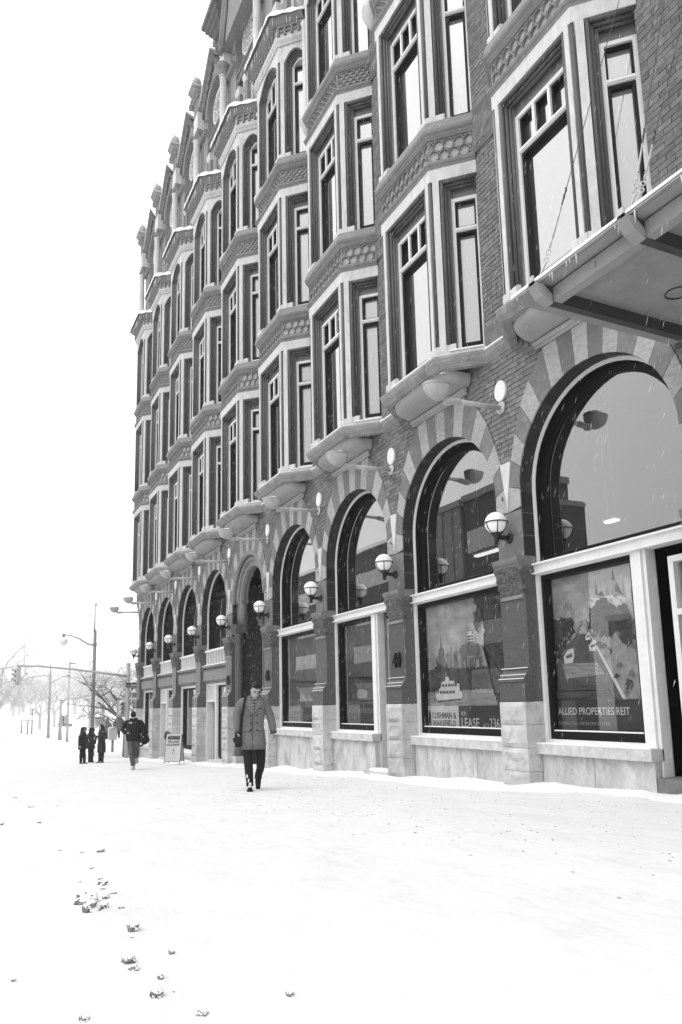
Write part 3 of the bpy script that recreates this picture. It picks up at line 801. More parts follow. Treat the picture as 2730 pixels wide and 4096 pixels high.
def tracery(T, a0, a1, z0, z1, kind):
    q = MB(); q.T = T; H = z1 - z0; d0, d1 = .022, .05
    rect_frame(q, a0, a1, z0, z1, .022, d0, d1)
    zc = (z0 + z1) / 2
    if kind == 0:
        r = .082; n0 = int((a1 - a0) / (2 * r)) + 2
        for zz, off in ((z0 + H * .27, 0), (z1 - H * .27, r)):
            for ph in (0, 1):
                P = []
                for k in range(-1, n0):
                    up_ = 1 if (k + ph) % 2 == 0 else -1
                    P += [(a0 + off + (2 * k + 1) * r - r * cos(t), zz + up_ * r * 1.15 * sin(t)) for t in [pi * j / 9 for j in range(9)]]
                run = []
                for sgm in clipseg([(x if a0 + .008 < x < a1 - .008 else x, z if a0 + .008 < x < a1 - .008 else 99) for x, z in P], z0 + .006, z1 - .006): q.ribbon(sgm, .016, d0 - .004, d1)
    else:
        r = .072; rows = 5
        for j in range(rows):
            zb = z0 + .01 + j * (H - .03) / (rows - 1) * .86; x = a0 + (r if j % 2 else 0)
            while x < a1 + r:
                P = [(x + r * cos(t), zb + r * 1.05 * sin(t)) for t in [pi * k / 8 for k in range(9)]]
                P = [p for p in P if a0 + .01 < p[0] < a1 - .01]
                for sgm in clipseg(P, z0 + .005, z1 - .005): q.ribbon(sgm, .019, d0, d1)
                x += 2 * r
    return q.mesh('tracery')
# parapet bands (z measured from the column base of the storey below)
B0, B1 = 3.27, 3.66
bandback = MB(); bandback.sweep(PLAN, [(-.06, B0 - .02), (-.06, B1 + .02)], close=False); bandback = bandback.mesh('parapet_panel')
lowm = MB(); lowm.sweep(PLAN, [(-.08, HS + .21), (.006, HS + .212), (.02, HS + .235), (.02, HS + .25), (.045, HS + .265), (.06, HS + .295), (.055, HS + .31), (.03, HS + .335), (.0, B0), (-.08, B0)]); lowm = lowm.mesh('lower_moulding')
upm = MB(); upm.sweep(PLAN, [(-.1, B1), (.0, B1), (.012, B1 + .02), (.03, B1 + .035), (.035, B1 + .06), (.07, B1 + .085), (.085, B1 + .125), (.08, B1 + .15), (.03, B1 + .30), (.012, B1 + .31), (-.2, B1 + .31)]); upm = upm.mesh('upper_moulding')
trac = {k: [tracery(T, a0, a1, B0 + .005, B1 - .005, k) for T, a0, a1 in ((T_front, -.775, .775), (T_right, .01, CL), (T_left, .01, CL))] for k in (0, 1)}
# base of the lowest bay windows: string course (also along the wall), curved corbel, roll
SPATH = [(-1.6, .0), (-1.33, .0)] + [(-.79, -.56), (.79, -.56)] + [(1.33, .0), (1.6, .0)]
strg = MB(); strg.sweep(SPATH, [(-.1, 6.155), (.012, 6.155), (.018, 6.175), (.03, 6.18), (.034, 6.20), (.06, 6.22), (.085, 6.25), (.09, 6.275), (.10, 6.285), (.105, 6.32), (.05, 6.36), (.02, 6.375), (-.1, 6.375)])
sillst = MB(); sillst.sweep(PLAN, [(-.1, 6.376), (.012, 6.376), (.008, 6.43), (-.1, 6.43)]); sillst = sillst.mesh('sill_stone')
strg = strg.mesh('string_course', False)
M_STRING = mat('weathered_moulding', 0.27, 0.75, var=.18, scale=7, bump=.2, bscale=40, dirt=.45, dscale=4)
ssn = MB(); ssn.sweep([(-1.6, .0), (-1.36, .0)], [(.0, 6.36), (.10, 6.32), (.105, 6.345), (.0, 6.40)]); ssn.sweep([(1.36, .0), (1.6, .0)], [(.0, 6.36), (.10, 6.32), (.105, 6.345), (.0, 6.40)])
ssn.T = T_right; ssn.box(.2, CL - .05, -.03, .15, 6.432, 6.452); ssn.T = T_front; ssn.box(-.62, .62, -.01, .15, 6.432, 6.446); ssn = ssn.mesh('sill_snow')
corb = MB(); R = []
for k in range(9):
    t = k / 8 * pi / 2; z = 6.158 - .18 * sin(t) ** .8; dep = .03 + .46 * cos(t); hw = .80 + .10 * cos(t); ring = []
    for j in range(17):
        a = pi * j / 16; ca = cos(a); ring.append((-hw * (abs(ca) ** .55) * (1 if ca > 0 else -1), -.02 - dep * abs(sin(a)) ** .5, z))
    R.append(ring)
corb.rings(R, closed=False, cap=False); corb.face(R[-1])
corb = corb.mesh('corbel', True)
croll = MB(); croll.rings([[(x, -.055 + .045 * cos(t), 5.935 + .04 * sin(t)) for t in [2 * pi * k / 10 for k in range(10)]] for x in (-.80, .80)])
croll.rings([[(x, -.035 + .03 * cos(t), 5.885 + .025 * sin(t)) for t in [2 * pi * k / 8 for k in range(8)]] for x in (-.79, .79)]); croll = croll.mesh('corbel_roll', True)
# cornice over the top storey
CZ = 3.12                      # rel. to storey base
cnb = MB(); cnb.sweep(PLAN, [(-.15, CZ), (.01, CZ), (.015, CZ + .04), (.03, CZ + .07), (.07, CZ + .11), (.085, CZ + .15), (.085, CZ + .19), (.06, CZ + .21), (.06, CZ + .50), (-.1, CZ + .50)]); cnb = cnb.mesh('cornice')
cnl = MB(); cnl.sweep(PLAN, [(-.1, CZ + .49), (.14, CZ + .49), (.17, CZ + .53), (.21, CZ + .57), (.24, CZ + .60), (.25, CZ + .65), (.24, CZ + .68), (-.5, CZ + 1.16)], ends=False); cnl = cnl.mesh('cornice_lip')
dent = MB(); scal = MB()
for T, a0, a1 in ((T_front, -.80, .80), (T_right, .02, CL), (T_left, .02, CL)):
    n = 9 if T is T_front else 4
    for k in range(n):
        x = a0 + (a1 - a0) * (k + .5) / n; hw = (a1 - a0) / n * .5
        dent.T = T; dent.box(x - hw, x - hw + .055, -.125, -.05, CZ + .21, CZ + .49); dent.box(x - hw + .055, x + hw, -.125, -.05, CZ + .42, CZ + .49); dent.box(x - hw + .06, x + hw - .02, -.10, -.05, CZ + .31, CZ + .35)
    n = 20 if T is T_front else 9
    for k in range(n):
        x = a0 + (a1 - a0) * (k + .5) / n; r = (a1 - a0) / n * .48; scal.T = T
        scal.prism([(x + r * cos(t), CZ + .012 - r * .9 * sin(t)) for t in [pi * j / 6 for j in range(7)]], -.022, .02)
dent = dent.mesh('dentil_band'); scal = scal.mesh('scallop_trim')
def cornice_snow(seed):
    q = MB(); rr = random.Random(seed); R = []
    def at(s):
        L = [CL + .3, 2.1, CL + .3]
        pts = [(-1.62, .0), (-.93, -.86), (.93, -.86), (1.62, .0)]
        tot = sum(hypot(b[0] - a[0], b[1] - a[1]) for a, b in zip(pts, pts[1:])); d = s * tot
        for a, b in zip(pts, pts[1:]):
            l = hypot(b[0] - a[0], b[1] - a[1])
            if d <= l: return (a[0] + (b[0] - a[0]) * d / l, a[1] + (b[1] - a[1]) * d / l)
            d -= l
        return pts[-1]
    n = 46
    for k in range(n + 1):
        x, y = at(k / n); wv = .5 + .5 * sin(k * 1.45)
        xt = x * .45; ring = []
        for t in range(5):
            f = t / 4; h = .05 + .05 * wv * (1 - f) + .015 * rr.random()
            px = x + (xt - x) * f; py = y + (-.02 - y) * f
            base = CZ + .66 + .5 * f
            if t == 0: ring.append((px * 1.01, py - .015, base - .03 - .03 * wv))
            ring.append((px, py, base + h))
        R.append(ring)
    q.rings(R, closed=False); return q
def icicles(seed):
    q = MB(); rr = random.Random(seed)
    pts = [(-1.35, -.22), (-.9, -.79), (.9, -.79), (1.35, -.22)]
    for _ in range(26):
        s = rr.random() ** .8; d = (1 - s) * 3.3
        for a, b in zip(pts, pts[1:]):
            l = hypot(b[0] - a[0], b[1] - a[1])
            if d <= l: x, y = a[0] + (b[0] - a[0]) * d / l, a[1] + (b[1] - a[1]) * d / l; break
            d -= l
        L = rr.uniform(.08, .34) ; z = CZ + .66
        q.tube([(x, y, z), (x + .005, y, z - L * .6), (x + rr.uniform(-.02, .02), y, z - L)], [.014, .009, .002], 5)
    return q
snowm = [cornice_snow(s).mesh('cornice_snow', True) for s in (1, 2, 3)]; icem = [icicles(s).mesh('icicles', True) for s in (1, 2, 3)]
ZB = (6.43, 10.40, 14.37)
rw = random.Random(11)
for i in BAYS:
    X = XC(i)
    sc_ = bnode('string_course', strg, M_STRING, X); place('sill_snow', ssn, M_SNOW, sc_).__setitem__('kind', 'stuff'); place('sill_stone', sillst, M_TRIM, sc_)
    cb = bnode('corbel', corb, M_CORB, X); place('corbel_roll', croll, M_CORB, cb)
    for fl, zb in enumerate(ZB):
        U = UN[fl == 2]
        o = bpart('oriel', U['core'], M_TRIM, BLD, (X, 0, zb))
        place('lintel', U['lintel'], M_TRIM, o); place('jamb', U['jamb'], M_REVEAL, o); place('head_roll', U['headroll'], M_ROLL, o)['kind'] = 'stuff'
        for c in U['feet']: place('column_base', c, M_TRIM, o)
        for c in U['cols']: place(c.name.split('.')[0], c, M_ROLL, o)['kind'] = 'stuff'
        for key, pm in (('wf', M_PANE), ('wr', M_PANE_S), ('wl', M_PANE_S)):
            c, s, p = U[key]
            wn = bpart('window', c, M_WHITE, BLD, (X, 0, zb)); place('sash', s, M_BLACK, wn)
            for pp in p: place('pane', pp, pm, wn)
        if fl < 2:
            b = bpart('parapet', bandback, M_PANEL, BLD, (X, 0, zb))
            place('lower_moulding', lowm, M_MID, b); place('upper_moulding', upm, M_MID, b)
            for t in trac[fl]: place('tracery', t, M_MID, b)['kind'] = 'stuff'
        else:
            b = bpart('cornice', cnb, M_TRIM, BLD, (X, 0, zb))
            place('cornice_lip', cnl, M_MID, b); place('dentil_band', dent, M_MID, b)['kind'] = 'stuff'; place('scallop_trim', scal, M_CORB, b)['kind'] = 'stuff'
            place('cornice_snow', snowm[i % 3], M_SNOW, b)
            ic = place('icicles', icem[i % 3], M_ICE, b); ic['kind'] = 'stuff'
# rough stones let into the brick piers beside the bands
rs = [rockface(.66, h, .03, s, amp=.05, ret=.1).mesh('rough_stone') for s, h in ((21, .42), (22, .38), (23, .45), (24, .4))]
for i in PIERS:
    for j, z in enumerate((9.66, 10.08, 13.62, 14.04)):
        bpart('rough_stone', rs[(j + i) % 4], M_ROUGHR, BLD, (-S * i, 0, z))
    bpart('rough_stone', rs[(i + 1) % 4], M_ROUGHR, BLD, (-S * i, .02, 6.42))

# ------------------------------------------------------------------ attic: gables, roses, columns, finials
def attic_bay():
    P = {}
    q = MB()                                      # gable front with a round-headed recess
    R = .86; cz = 21.85; pts = [(R * cos(a), cz + R * sin(a)) for a in [pi * k / 20 for k in range(21)]]
    def top(x): return 23.75 - abs(x) * 1.02
    for (x0, z0), (x1, z1) in zip(pts, pts[1:]): q.face([(x1, -.05, z1), (x0, -.05, z0), (x0, -.05, top(x0)), (x1, -.05, top(x1))])
    for sg in (1, -1):
        q.face([(sg * R, -.05, 18.2), (sg * 1.6, -.05, 18.2), (sg * 1.6, -.05, top(1.6)), (sg * R, -.05, top(R))])
    for (x0, z0), (x1, z1) in zip(pts, pts[1:]): q.face([(x0, -.05, z0), (x1, -.05, z1), (x1, .2, z1), (x0, .2, z0)])
    for sg in (1, -1): q.face([(sg * R, -.05, 18.2), (sg * R, -.05, cz), (sg * R, .2, cz), (sg * R, .2, 18.2)])
    P['gable'] = q.mesh('gable')
    q = MB()
    for r, y, t in ((.91, -.06, .055), (1.0, -.07, .045)): q.tube([(r * cos(a), y, cz + r * sin(a)) for a in [pi * k / 24 for k in range(25)]], t, 8)
    P['ring'] = q.mesh('arch_moulding', True)
    q = MB(); q.face([(x, .15, z) for x, z in [(-R, 20.55), (R, 20.55)] + pts]); P['field'] = q.mesh('gable_field')
    q = MB(); rc = 21.8                           # rose: rings and spokes
    q.T = None
    for r0, r1 in ((.52, .6), (.2, .25)):
        for k in range(24):
            a, b = 2 * pi * k / 24, 2 * pi * (k + 1) / 24
            q.prism([(r0 * cos(a), rc + r0 * sin(a)), (r1 * cos(a), rc + r1 * sin(a)), (r1 * cos(b), rc + r1 * sin(b)), (r0 * cos(b), rc + r0 * sin(b))], .06, .14)
    for k in range(12):
        a = 2 * pi * k / 12; q.ribbon([(.22 * cos(a), rc + .22 * sin(a)), (.54 * cos(a), rc + .54 * sin(a))], .05, .06, .14)
        a += pi / 12; q.ribbon([(.40 * cos(a - .16), rc + .40 * sin(a - .16)), (.47 * cos(a), rc + .47 * sin(a)), (.40 * cos(a + .16), rc + .40 * sin(a + .16))], .05, .06, .14)
    P['rose'] = q.mesh('rose_tracery')
    q = MB(); q.face([(.58 * cos(2 * pi * k / 24), .13, rc + .58 * sin(2 * pi * k / 24)) for k in range(24)]); P['roseg'] = q.mesh('pane')
    q = MB()                                      # sill, imposts, pilasters under the rose
    q.box(-R, R, .0, .2, 20.65, 20.95); q.box(-R, R, -.04, .2, 20.88, 20.97)
    for x in (-.72, 0, .72): q.box(x - .13, x + .13, -.02, .25, 18.2, 20.30)
    P['pil'] = q.mesh('pilaster')
    P['imp'] = []
    for x in (-.72, 0, .72): q = MB(); q.sweep([(x - .13, .2), (x - .13, -.02), (x + .13, -.02), (x + .13, .2)], [(0, 20.10), (.02, 20.13), (.055, 20.22), (.055, 20.32), (0, 20.34)]); P['imp'].append(q.mesh('impost'))
    q = MB()
    for x in (-.36, .36): rect_frame(q, x - .235, x + .235, 18.2, 20.6, .045, .1, .2)
    P['wf'] = q.mesh('attic_window')
    q = MB()
    for x in (-.36, .36): q.box(x - .19, x + .19, .16, .17, 18.2, 20.55)
    P['wp'] = q.mesh('pane')
    P['str'] = []
    for sg in (1, -1):
        q = MB(); q.sweep([(sg * 1.57, -.1), (sg * .86, -.1)] if sg < 0 else [(.86, -.1), (1.57, -.1)], [(-.05, 21.3), (.06, 21.32), (.1, 21.4), (.04, 21.48), (-.05, 21.48)]); P['str'].append(q.mesh('gable_string'))
    q = MB()                                      # raking coping
    for sg in (1, -1):
        prof = [(-.02, .06), (-.12, .08), (-.15, .11), (-.15, .15), (-.22, .17), (-.25, .22), (-.25, .28), (.1, .30), (.1, .06)]
        R0 = [(sg * 1.66, y, 22.12 + h) for y, h in prof]; R1 = [(0, y, 23.72 + h * 1.0) for y, h in prof]
        q.rings([R0, R1])
    P['rake'] = q.mesh('raking_coping')
    q = MB()
    for sg in (1, -1):
        for k in range(7):
            t = (k + .6) / 7.6; x = sg * 1.55 * (1 - t); z = 22.05 + 1.62 * t
            q.prism([(x - .09, z - .16), (x - .03, z - .22), (x + .03, z - .2), (x + .09, z - .12), (x + .09, z + .02), (x - .09, z + .02)], -.14, -.04)
    P['crock'] = q.mesh('rake_brackets')
    q = MB()
    for sg in (1, -1): q.rings([[(sg * 1.64, -.26, 22.43), (sg * 1.64, .12, 22.47), (sg * 1.64, .12, 22.40), (sg * 1.64, -.26, 22.38)], [(0, -.26, 24.04), (0, .12, 24.08), (0, .12, 24.0), (0, -.26, 23.98)]])
    P['snow'] = q.mesh('coping_snow')
    q = MB(); q.box(-.08, .08, -.14, .08, 24.0, 24.12); q.sphere((0, -.03, 24.22), .12, 10, 7); P['apex'] = q.mesh('apex_ball', True)
    q = MB(); q.prism([(-1.6, 22.2), (1.6, 22.2), (0, 23.85)], .32, 4.0); P['roof'] = q.mesh('gable_roof')
    return P
AB = attic_bay()
q = MB(); q.lathe([(.16, 18.3), (.165, 18.5), (.12, 18.55), (.12, 19.2), (.128, 19.23), (.128, 19.29), (.12, 19.32), (.115, 21.4), (.14, 21.45)], 14, (0, -.24, 0)); colm = q.mesh('attic_column', True)
q = MB(); q.lathe([(.02, 14.5), (.1, 14.62), (.14, 14.72), (.2, 14.9), (.2, 15.0), (.1, 15.05), (.1, 17.5), (.14, 17.6)], 10, (0, -.14, 0)); collow = q.mesh('attic_column_base', True)
q = MB(); q.sweep([(-.28, .3), (-.28, -.26), (.28, -.26), (.28, .3)], [(-.1, 21.43), (-.06, 21.43), (-.04, 21.47), (-.03, 21.58), (.02, 21.62), (.06, 21.67), (.07, 21.72), (.04, 21.76), (-.1, 21.78)]); capsq = q.mesh('attic_capital')
q = MB(); q.lathe([(.12, 21.4), (.13, 21.45), (.17, 21.55), (.2, 21.72), (.24, 21.76), (.24, 21.83), (.2, 21.9), (.12, 21.98)], 16, (0, -.24, 0)); caprd = q.mesh('attic_capital', True)
q = MB(); q.box(-.27, .27, -.29, .3, 21.78, 22.48); wblk = q.mesh('pedestal_block')
q = MB(); q.box(-.26, .26, -.28, .3, 22.48, 23.13); bblk = q.mesh('pedestal_brickwork')
q = MB(); q.sweep([(-.26, .3), (-.26, -.29), (.26, -.29), (.26, .3)], [(-.1, 23.13), (.02, 23.13), (.05, 23.17), (.06, 23.21), (.11, 23.24), (.12, 23.33), (.05, 23.36), (-.2, 23.37)]); pcorn = q.mesh('pedestal_cornice')
q = MB(); q.box(-.24, .24, -.26, .16, 23.36, 23.47); q.box(-.29, .29, -.31, .21, 23.47, 23.58); q.box(-.22, .22, -.24, .14, 23.58, 23.64)
q.rings([[(r * cos(2 * pi * k / 12) + ox, -.06 + r * .8 * sin(2 * pi * k / 12), z) for k in range(12)] for r, z, ox in ((.17, 23.64, 0), (.2, 23.74, 0), (.215, 23.84, .0), (.19, 23.94, -.02), (.13, 24.01, -.06), (.10, 24.08, -.10), (.06, 24.18, -.14), (.01, 24.30, -.16))])
finm = q.mesh('finial', True)
for i in BAYS:
    X = XC(i)
    big = (i == 3)
    gob = bnode('gable', AB['gable'], M_MID, X)
    place('gable_field', AB['field'], M_BRICK, gob); place('arch_moulding', AB['ring'], M_MID, gob); place('rose_tracery', AB['rose'], M_TRIM, gob); place('pane', AB['roseg'], M_PANE_D, gob)
    place('pilaster', AB['pil'], M_BRICK, gob); 
    for m_ in AB['imp']: place('impost', m_, M_TRIM, gob)
    for m_ in AB['str']: place('gable_string', m_, M_MID, gob)
    aw = bnode('attic_window', AB['wf'], M_WHITE, X); place('pane', AB['wp'], M_PANE_D, aw)
    if not big:
        place('raking_coping', AB['rake'], M_MID, gob); place('rake_brackets', AB['crock'], M_CARVE, gob)['kind'] = 'stuff'; place('coping_snow', AB['snow'], M_SNOW, gob); place('apex_ball', AB['apex'], M_REVEAL, gob); place('gable_roof', AB['roof'], M_SHINGLE, gob)
for i in PIERS:
    X = -S * i
    c = bnode('attic_column', colm, M_TRIM, X); place('attic_column_base', collow, M_TRIM, c)
    rd = i in (3, 4)
    place('attic_capital', caprd if rd else capsq, M_MID, c)
    if not rd:
        p = bnode('pedestal_block', wblk, M_TRIM, X); place('pedestal_brickwork', bblk, M_DARK, p); place('pedestal_cornice', pcorn, M_MID, p)
        bpart('finial', finm, M_CORB, BLD, (X, -.20, .02))
# the taller centre bay
X = XC(3)
q = MB(); q.prism([(-1.6, 22.2), (1.6, 22.2), (1.75, 24.0), (1.75, 28), (-1.75, 28), (-1.75, 24.0)], -.35, 3.5, back=True); tw = bnode('centre_tower', q.mesh('centre_tower'), M_MID, X)
q = MB()
for sg in (1, -1):
    q.tube([(sg * 1.35, -.42, 22.1), (sg * 1.12, -.42, 22.9), (sg * .7, -.42, 24.4), (0, -.42, 27)], .09, 8); q.tube([(sg * 1.18, -.40, 22.1), (sg * .95, -.40, 22.9), (sg * .5, -.40, 24.4), (0, -.4, 26.4)], .05, 6)
q.build('steep_gable_roll', M_MID, tw, smooth=True)
q = MB()
for k in range(9): q.box(-1.78, -1.72, -.34 + k * .4, -.20 + k * .4, 23.9, 28); 
for k in range(6): q.box(-1.74 + k * .2, -1.66 + k * .2, -.40, -.34, 23.9, 28)
q.build('tower_ribs', M_CARVE, tw)
for sg in (-1, 1):
    q = MB(); x0 = sg * 1.62
    q.sweep([(x0 - .33, .4), (x0 - .33, -.42), (x0 + .33, -.42), (x0 + .33, .4)], [(-.2, 23.05), (.0, 23.05), (.06, 23.12), (.08, 23.2), (.16, 23.26), (.18, 23.36), (.26, 23.42), (.28, 23.55), (.36, 23.6), (.38, 23.72), (-.2, 23.75)]); q.build('tower_eave', M_CARVE, tw)
    q = MB(); q.box(x0 - .2, x0 + .2, -.36, .3, 22.4, 23.06); q.sphere((x0, -.36, 22.5), .16, 10, 6); q.build('eave_bracket', M_CARVE, tw)
    q = MB(); q.box(x0 - .24, x0 + .24, -.29, .3, 21.8, 22.4); q.build('eave_block', M_TRIM, tw)

# ------------------------------------------------------------------ globe lamps on the piers
def wall_lamp():
    root = empty('wall_lamp')
    q = MB(); q.sphere((0, -.25, 3.605), .158, 22, 14); q.build('globe', M_GLOBE, root, smooth=True)
    q = MB()
    q.tube([(.166 * cos(a), -.25 + .166 * sin(a), 3.61) for a in [2 * pi * k / 26 for k in range(27)]], .0085, 5, cap=False)
    for k in range(6):
        a0 = 2 * pi * (k + .5) / 6
        q.tube([(.166 * cos(t) * cos(a0), -.25 + .166 * cos(t) * sin(a0), 3.61 - .168 * sin(t)) for t in [pi / 2 * j / 8 * .93 for j in range(9)]], .007, 5)
    q.build('cage', M_IRON, root)
    q = MB(); q.lathe([(.035, 3.30), (.035, 3.40), (.05, 3.42), (.07, 3.45), (.09, 3.455)], 14, (0, -.25, 0)); q.build('cup', M_IRON, root, smooth=True)
    q = MB(); q.box(-.02, .02, -.25, -.02, 3.375, 3.435); q.build('bracket', M_IRON, root)
    q = MB(); q.rings([[(r * cos(a), y, 3.405 + r * sin(a)) for a in [2 * pi * k / 16 for k in range(16)]] for r, y in ((.075, -.018), (.075, -.03), (.05, -.06))]); q.build('wall_plate', M_IRON, root, smooth=False)
    return root
LAMPS = {0: 'largest globe wall lamp, on the pier between the castle poster and the boat poster',
         1: 'globe wall lamp on the pier with the number 44, right of the dark doorway',
         2: 'globe wall lamp on the pier between the two dim shop windows left of the doorway',
         3: 'globe wall lamp just right of the recessed entrance, above the number behind the walking man',
         4: 'globe wall lamp left of the recessed entrance, beside the nearest balustrade window',
         5: 'globe wall lamp between the first and second balustrade windows from the entrance',
         6: 'globe wall lamp between the second and third balustrade windows from the entrance',
         7: 'globe wall lamp between the two farthest balustrade windows',
         8: 'globe wall lamp jutting past the far corner of the building against the tree'}
proto = None
for i in range(9):
    o = wall_lamp() if proto is None else copy_tree(proto)
    proto = proto or o
    o.location = (-S * i, 0, 0)
    tag(o, LAMPS[i], 'wall lamp', 'globe wall lamps along the shop piers')

# ------------------------------------------------------------------ sign floodlights on long arms
def floodlight():
    root = empty('floodlight')
    q = MB(); q.rings([[(r * cos(a), y, 5.345 + r * sin(a)) for a in [2 * pi * k / 18 for k in range(18)]] for r, y in ((.095, -.02), (.095, -.035), (.05, -.05))])
    for k in range(4): a = pi / 4 + pi / 2 * k; q.sphere((.075 * cos(a), -.036, 5.345 + .075 * sin(a)), .01, 6, 4)
    q.build('wall_flange', M_FLOOD, root)
    q = MB(); q.tube([(0, -.03, 5.345), (0, -.80, 5.315)], .036, 10); q.build('arm', M_FLOOD, root, smooth=True)
    q = MB(); q.tube([(0, -.76, 5.317), (0, -.93, 5.30)], .05, 10); q.box(-.045, .045, -1.0, -.90, 5.25, 5.34); q.tube([(-.06, -.95, 5.29), (.06, -.95, 5.29)], .03, 8)
    for y in (-.79, -.86): q.sphere((.05, y, 5.31), .014, 6, 4)
    q.build('knuckle', M_FLOOD, root)
    # a deep enamelled bowl with a flat lid, tipped back towards the wall
    q = MB(); R = []
    for t, wx, wy in ((0, .04, .05), (.12, .075, .10), (.3, .105, .145), (.55, .122, .172), (.8, .13, .182), (1, .13, .182)):
        z = 5.29 + .20 * t
        R.append([(wx * (abs(cos(a)) ** .7) * (1 if cos(a) > 0 else -1), -1.10 + (wy + (.02 * t if sin(a) < 0 else 0)) * (abs(sin(a)) ** .7) * (1 if sin(a) > 0 else -1) - .02 * t, z + .03 * t * (1 if sin(a) > 0 else .4)) for a in [2 * pi * k / 20 for k in range(20)]])
    q.rings(R); q.build('bowl', M_FLOOD, root, smooth=True)
    q = MB(); q.rings([[(x * 1.03, -1.11 + (y + 1.11) * 1.03, z + dz) for x, y, z in R[-1]] for dz in (-.012, .012)]); q.build('rim', M_STEEL, root)
    q = MB(); q.rings([[(x * .8, -1.11 + (y + 1.11) * .8, z + .013) for x, y, z in R[-1]], [(x * .4, -1.11 + (y + 1.11) * .4, z + .045) for x, y, z in R[-1]]]); q.build('snow_cap', M_SNOW, root, smooth=True)
    return root
FL = {0: 'nearest and largest grey floodlight on a long arm, over the boat poster arch', 1: 'grey floodlight on a long arm over the arch with the dark doorway', 2: 'third grey floodlight from the canopy, over the arch right of the walking man',
      3: 'grey floodlight on a long arm right over the recessed entrance arch', 4: 'grey floodlight over the balustrade window next to the entrance', 5: 'grey floodlight over the second balustrade window from the entrance',
      6: 'grey floodlight over the third balustrade window from the entrance', 7: 'far grey floodlight whose bowl stands out against the sky above the other one', 8: 'farthest grey floodlight, sticking out past the building corner into the sky'}
proto = None
for i in range(9):
    o = floodlight() if proto is None else copy_tree(proto)
    proto = proto or o
    o.location = (-S * i - .02, 0, 0); tag(o, FL[i], 'floodlight', 'sign floodlights on arms along the wall')

# ------------------------------------------------------------------ glass-fronted entrance canopy hung on wires
CN = empty('entrance_canopy', (4.8, -.02, 4.9))
tag(CN, 'grey flat canopy with snowy edge hung on wires over the shop door', 'canopy')
def cpart(name, q, m, parent=None, smooth=False):
    o = q.build(name, m, parent or CN, smooth)
    if parent is None or parent is CN: o.location = (-4.8, .02, -4.9)
    return o
q = MB(); q.box(2.95, 6.8, -2.24, -.02, 4.965, 4.985); cpart('roof_plate', q, M_CANOPY)
q = MB(); R = []
for k in range(28):
    x = 2.96 + 3.83 * k / 27; h = .035 + .012 * nz3(x * 2.1, 3)
    R.append([(x, -2.245, 4.986), (x, -2.25, 4.986 + h * .7), (x, -2.2, 4.986 + h), (x, -1.0, 4.986 + h * 1.3), (x, -.03, 4.986 + h)])
q.rings(R, closed=False, cap=False); q.face(R[0]); cpart('snow_layer', q, M_SNOW, smooth=True)
q = MB(); q.box(2.98, 6.78, -2.21, -2.085, 4.955, 4.964); cpart('edge_strip', q, M_CANOPY)
for a, b in ((3.36, 4.36), (4.44, 5.6), (5.68, 6.7)):
    q = MB(); q.box(a, b, -2.08, -1.98, 4.805, 4.945); cpart('fascia_beam', q, M_CANOPY)
    q = MB(); q.box(a, b, -1.975, -.05, 4.925, 4.955); cpart('soffit_panel', q, M_STUCCO)
    q = MB(); q.box(a + .02, b - .02, -1.97, -1.90, 4.87, 4.925); cpart('soffit_batten', q, M_CANOPY)
for x in (3.32, 4.40, 5.64, 6.74):
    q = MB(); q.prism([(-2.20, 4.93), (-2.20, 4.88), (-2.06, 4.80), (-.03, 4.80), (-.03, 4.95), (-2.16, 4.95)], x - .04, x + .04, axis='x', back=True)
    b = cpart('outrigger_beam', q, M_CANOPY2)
    q = MB(); q.prism([(-2.30, 4.93), (-2.215, 4.83), (-2.10, 4.775), (-2.10, 4.86), (-2.205, 4.95)], x - .055, x + .055, axis='x', back=True); q.build('end_block', M_CANOPY, b)
    q = MB(); q.box(x - .035, x + .035, -2.30, -2.2, 4.94, 4.962); q.box(x - .035, x + .035, -2.30, -2.285, 4.94, 5.02); q.build('edge_clip', M_STEEL, b)
for x in (3.9, 4.95, 5.2, 6.1):
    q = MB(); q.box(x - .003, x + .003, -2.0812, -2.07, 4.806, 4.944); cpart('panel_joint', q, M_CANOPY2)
for x in (3.42, 3.9, 4.3, 4.5, 5.0, 5.5):
    for z in (4.83, 4.92): q = MB(); q.sphere((x, -2.082, z), .008, 6, 4); cpart('bolt', q, M_STEEL)
q = MB(); rr = random.Random(31)
for k in range(16): x = 3.0 + 3.6 * rr.random(); L = rr.uniform(.03, .11); q.tube([(x, -2.235, 4.97), (x, -2.236, 4.97 - L)], [.007, .001], 5)
cpart('icicles', q, M_ICE)['kind'] = 'stuff'
q = MB(); q.tube([(3.80 + .11 * cos(a), -.95 + .11 * sin(a), 4.918) for a in [2 * pi * k / 24 for k in range(25)]], .007, 6, cap=False); cpart('ring_fitting', q, M_WIRE)
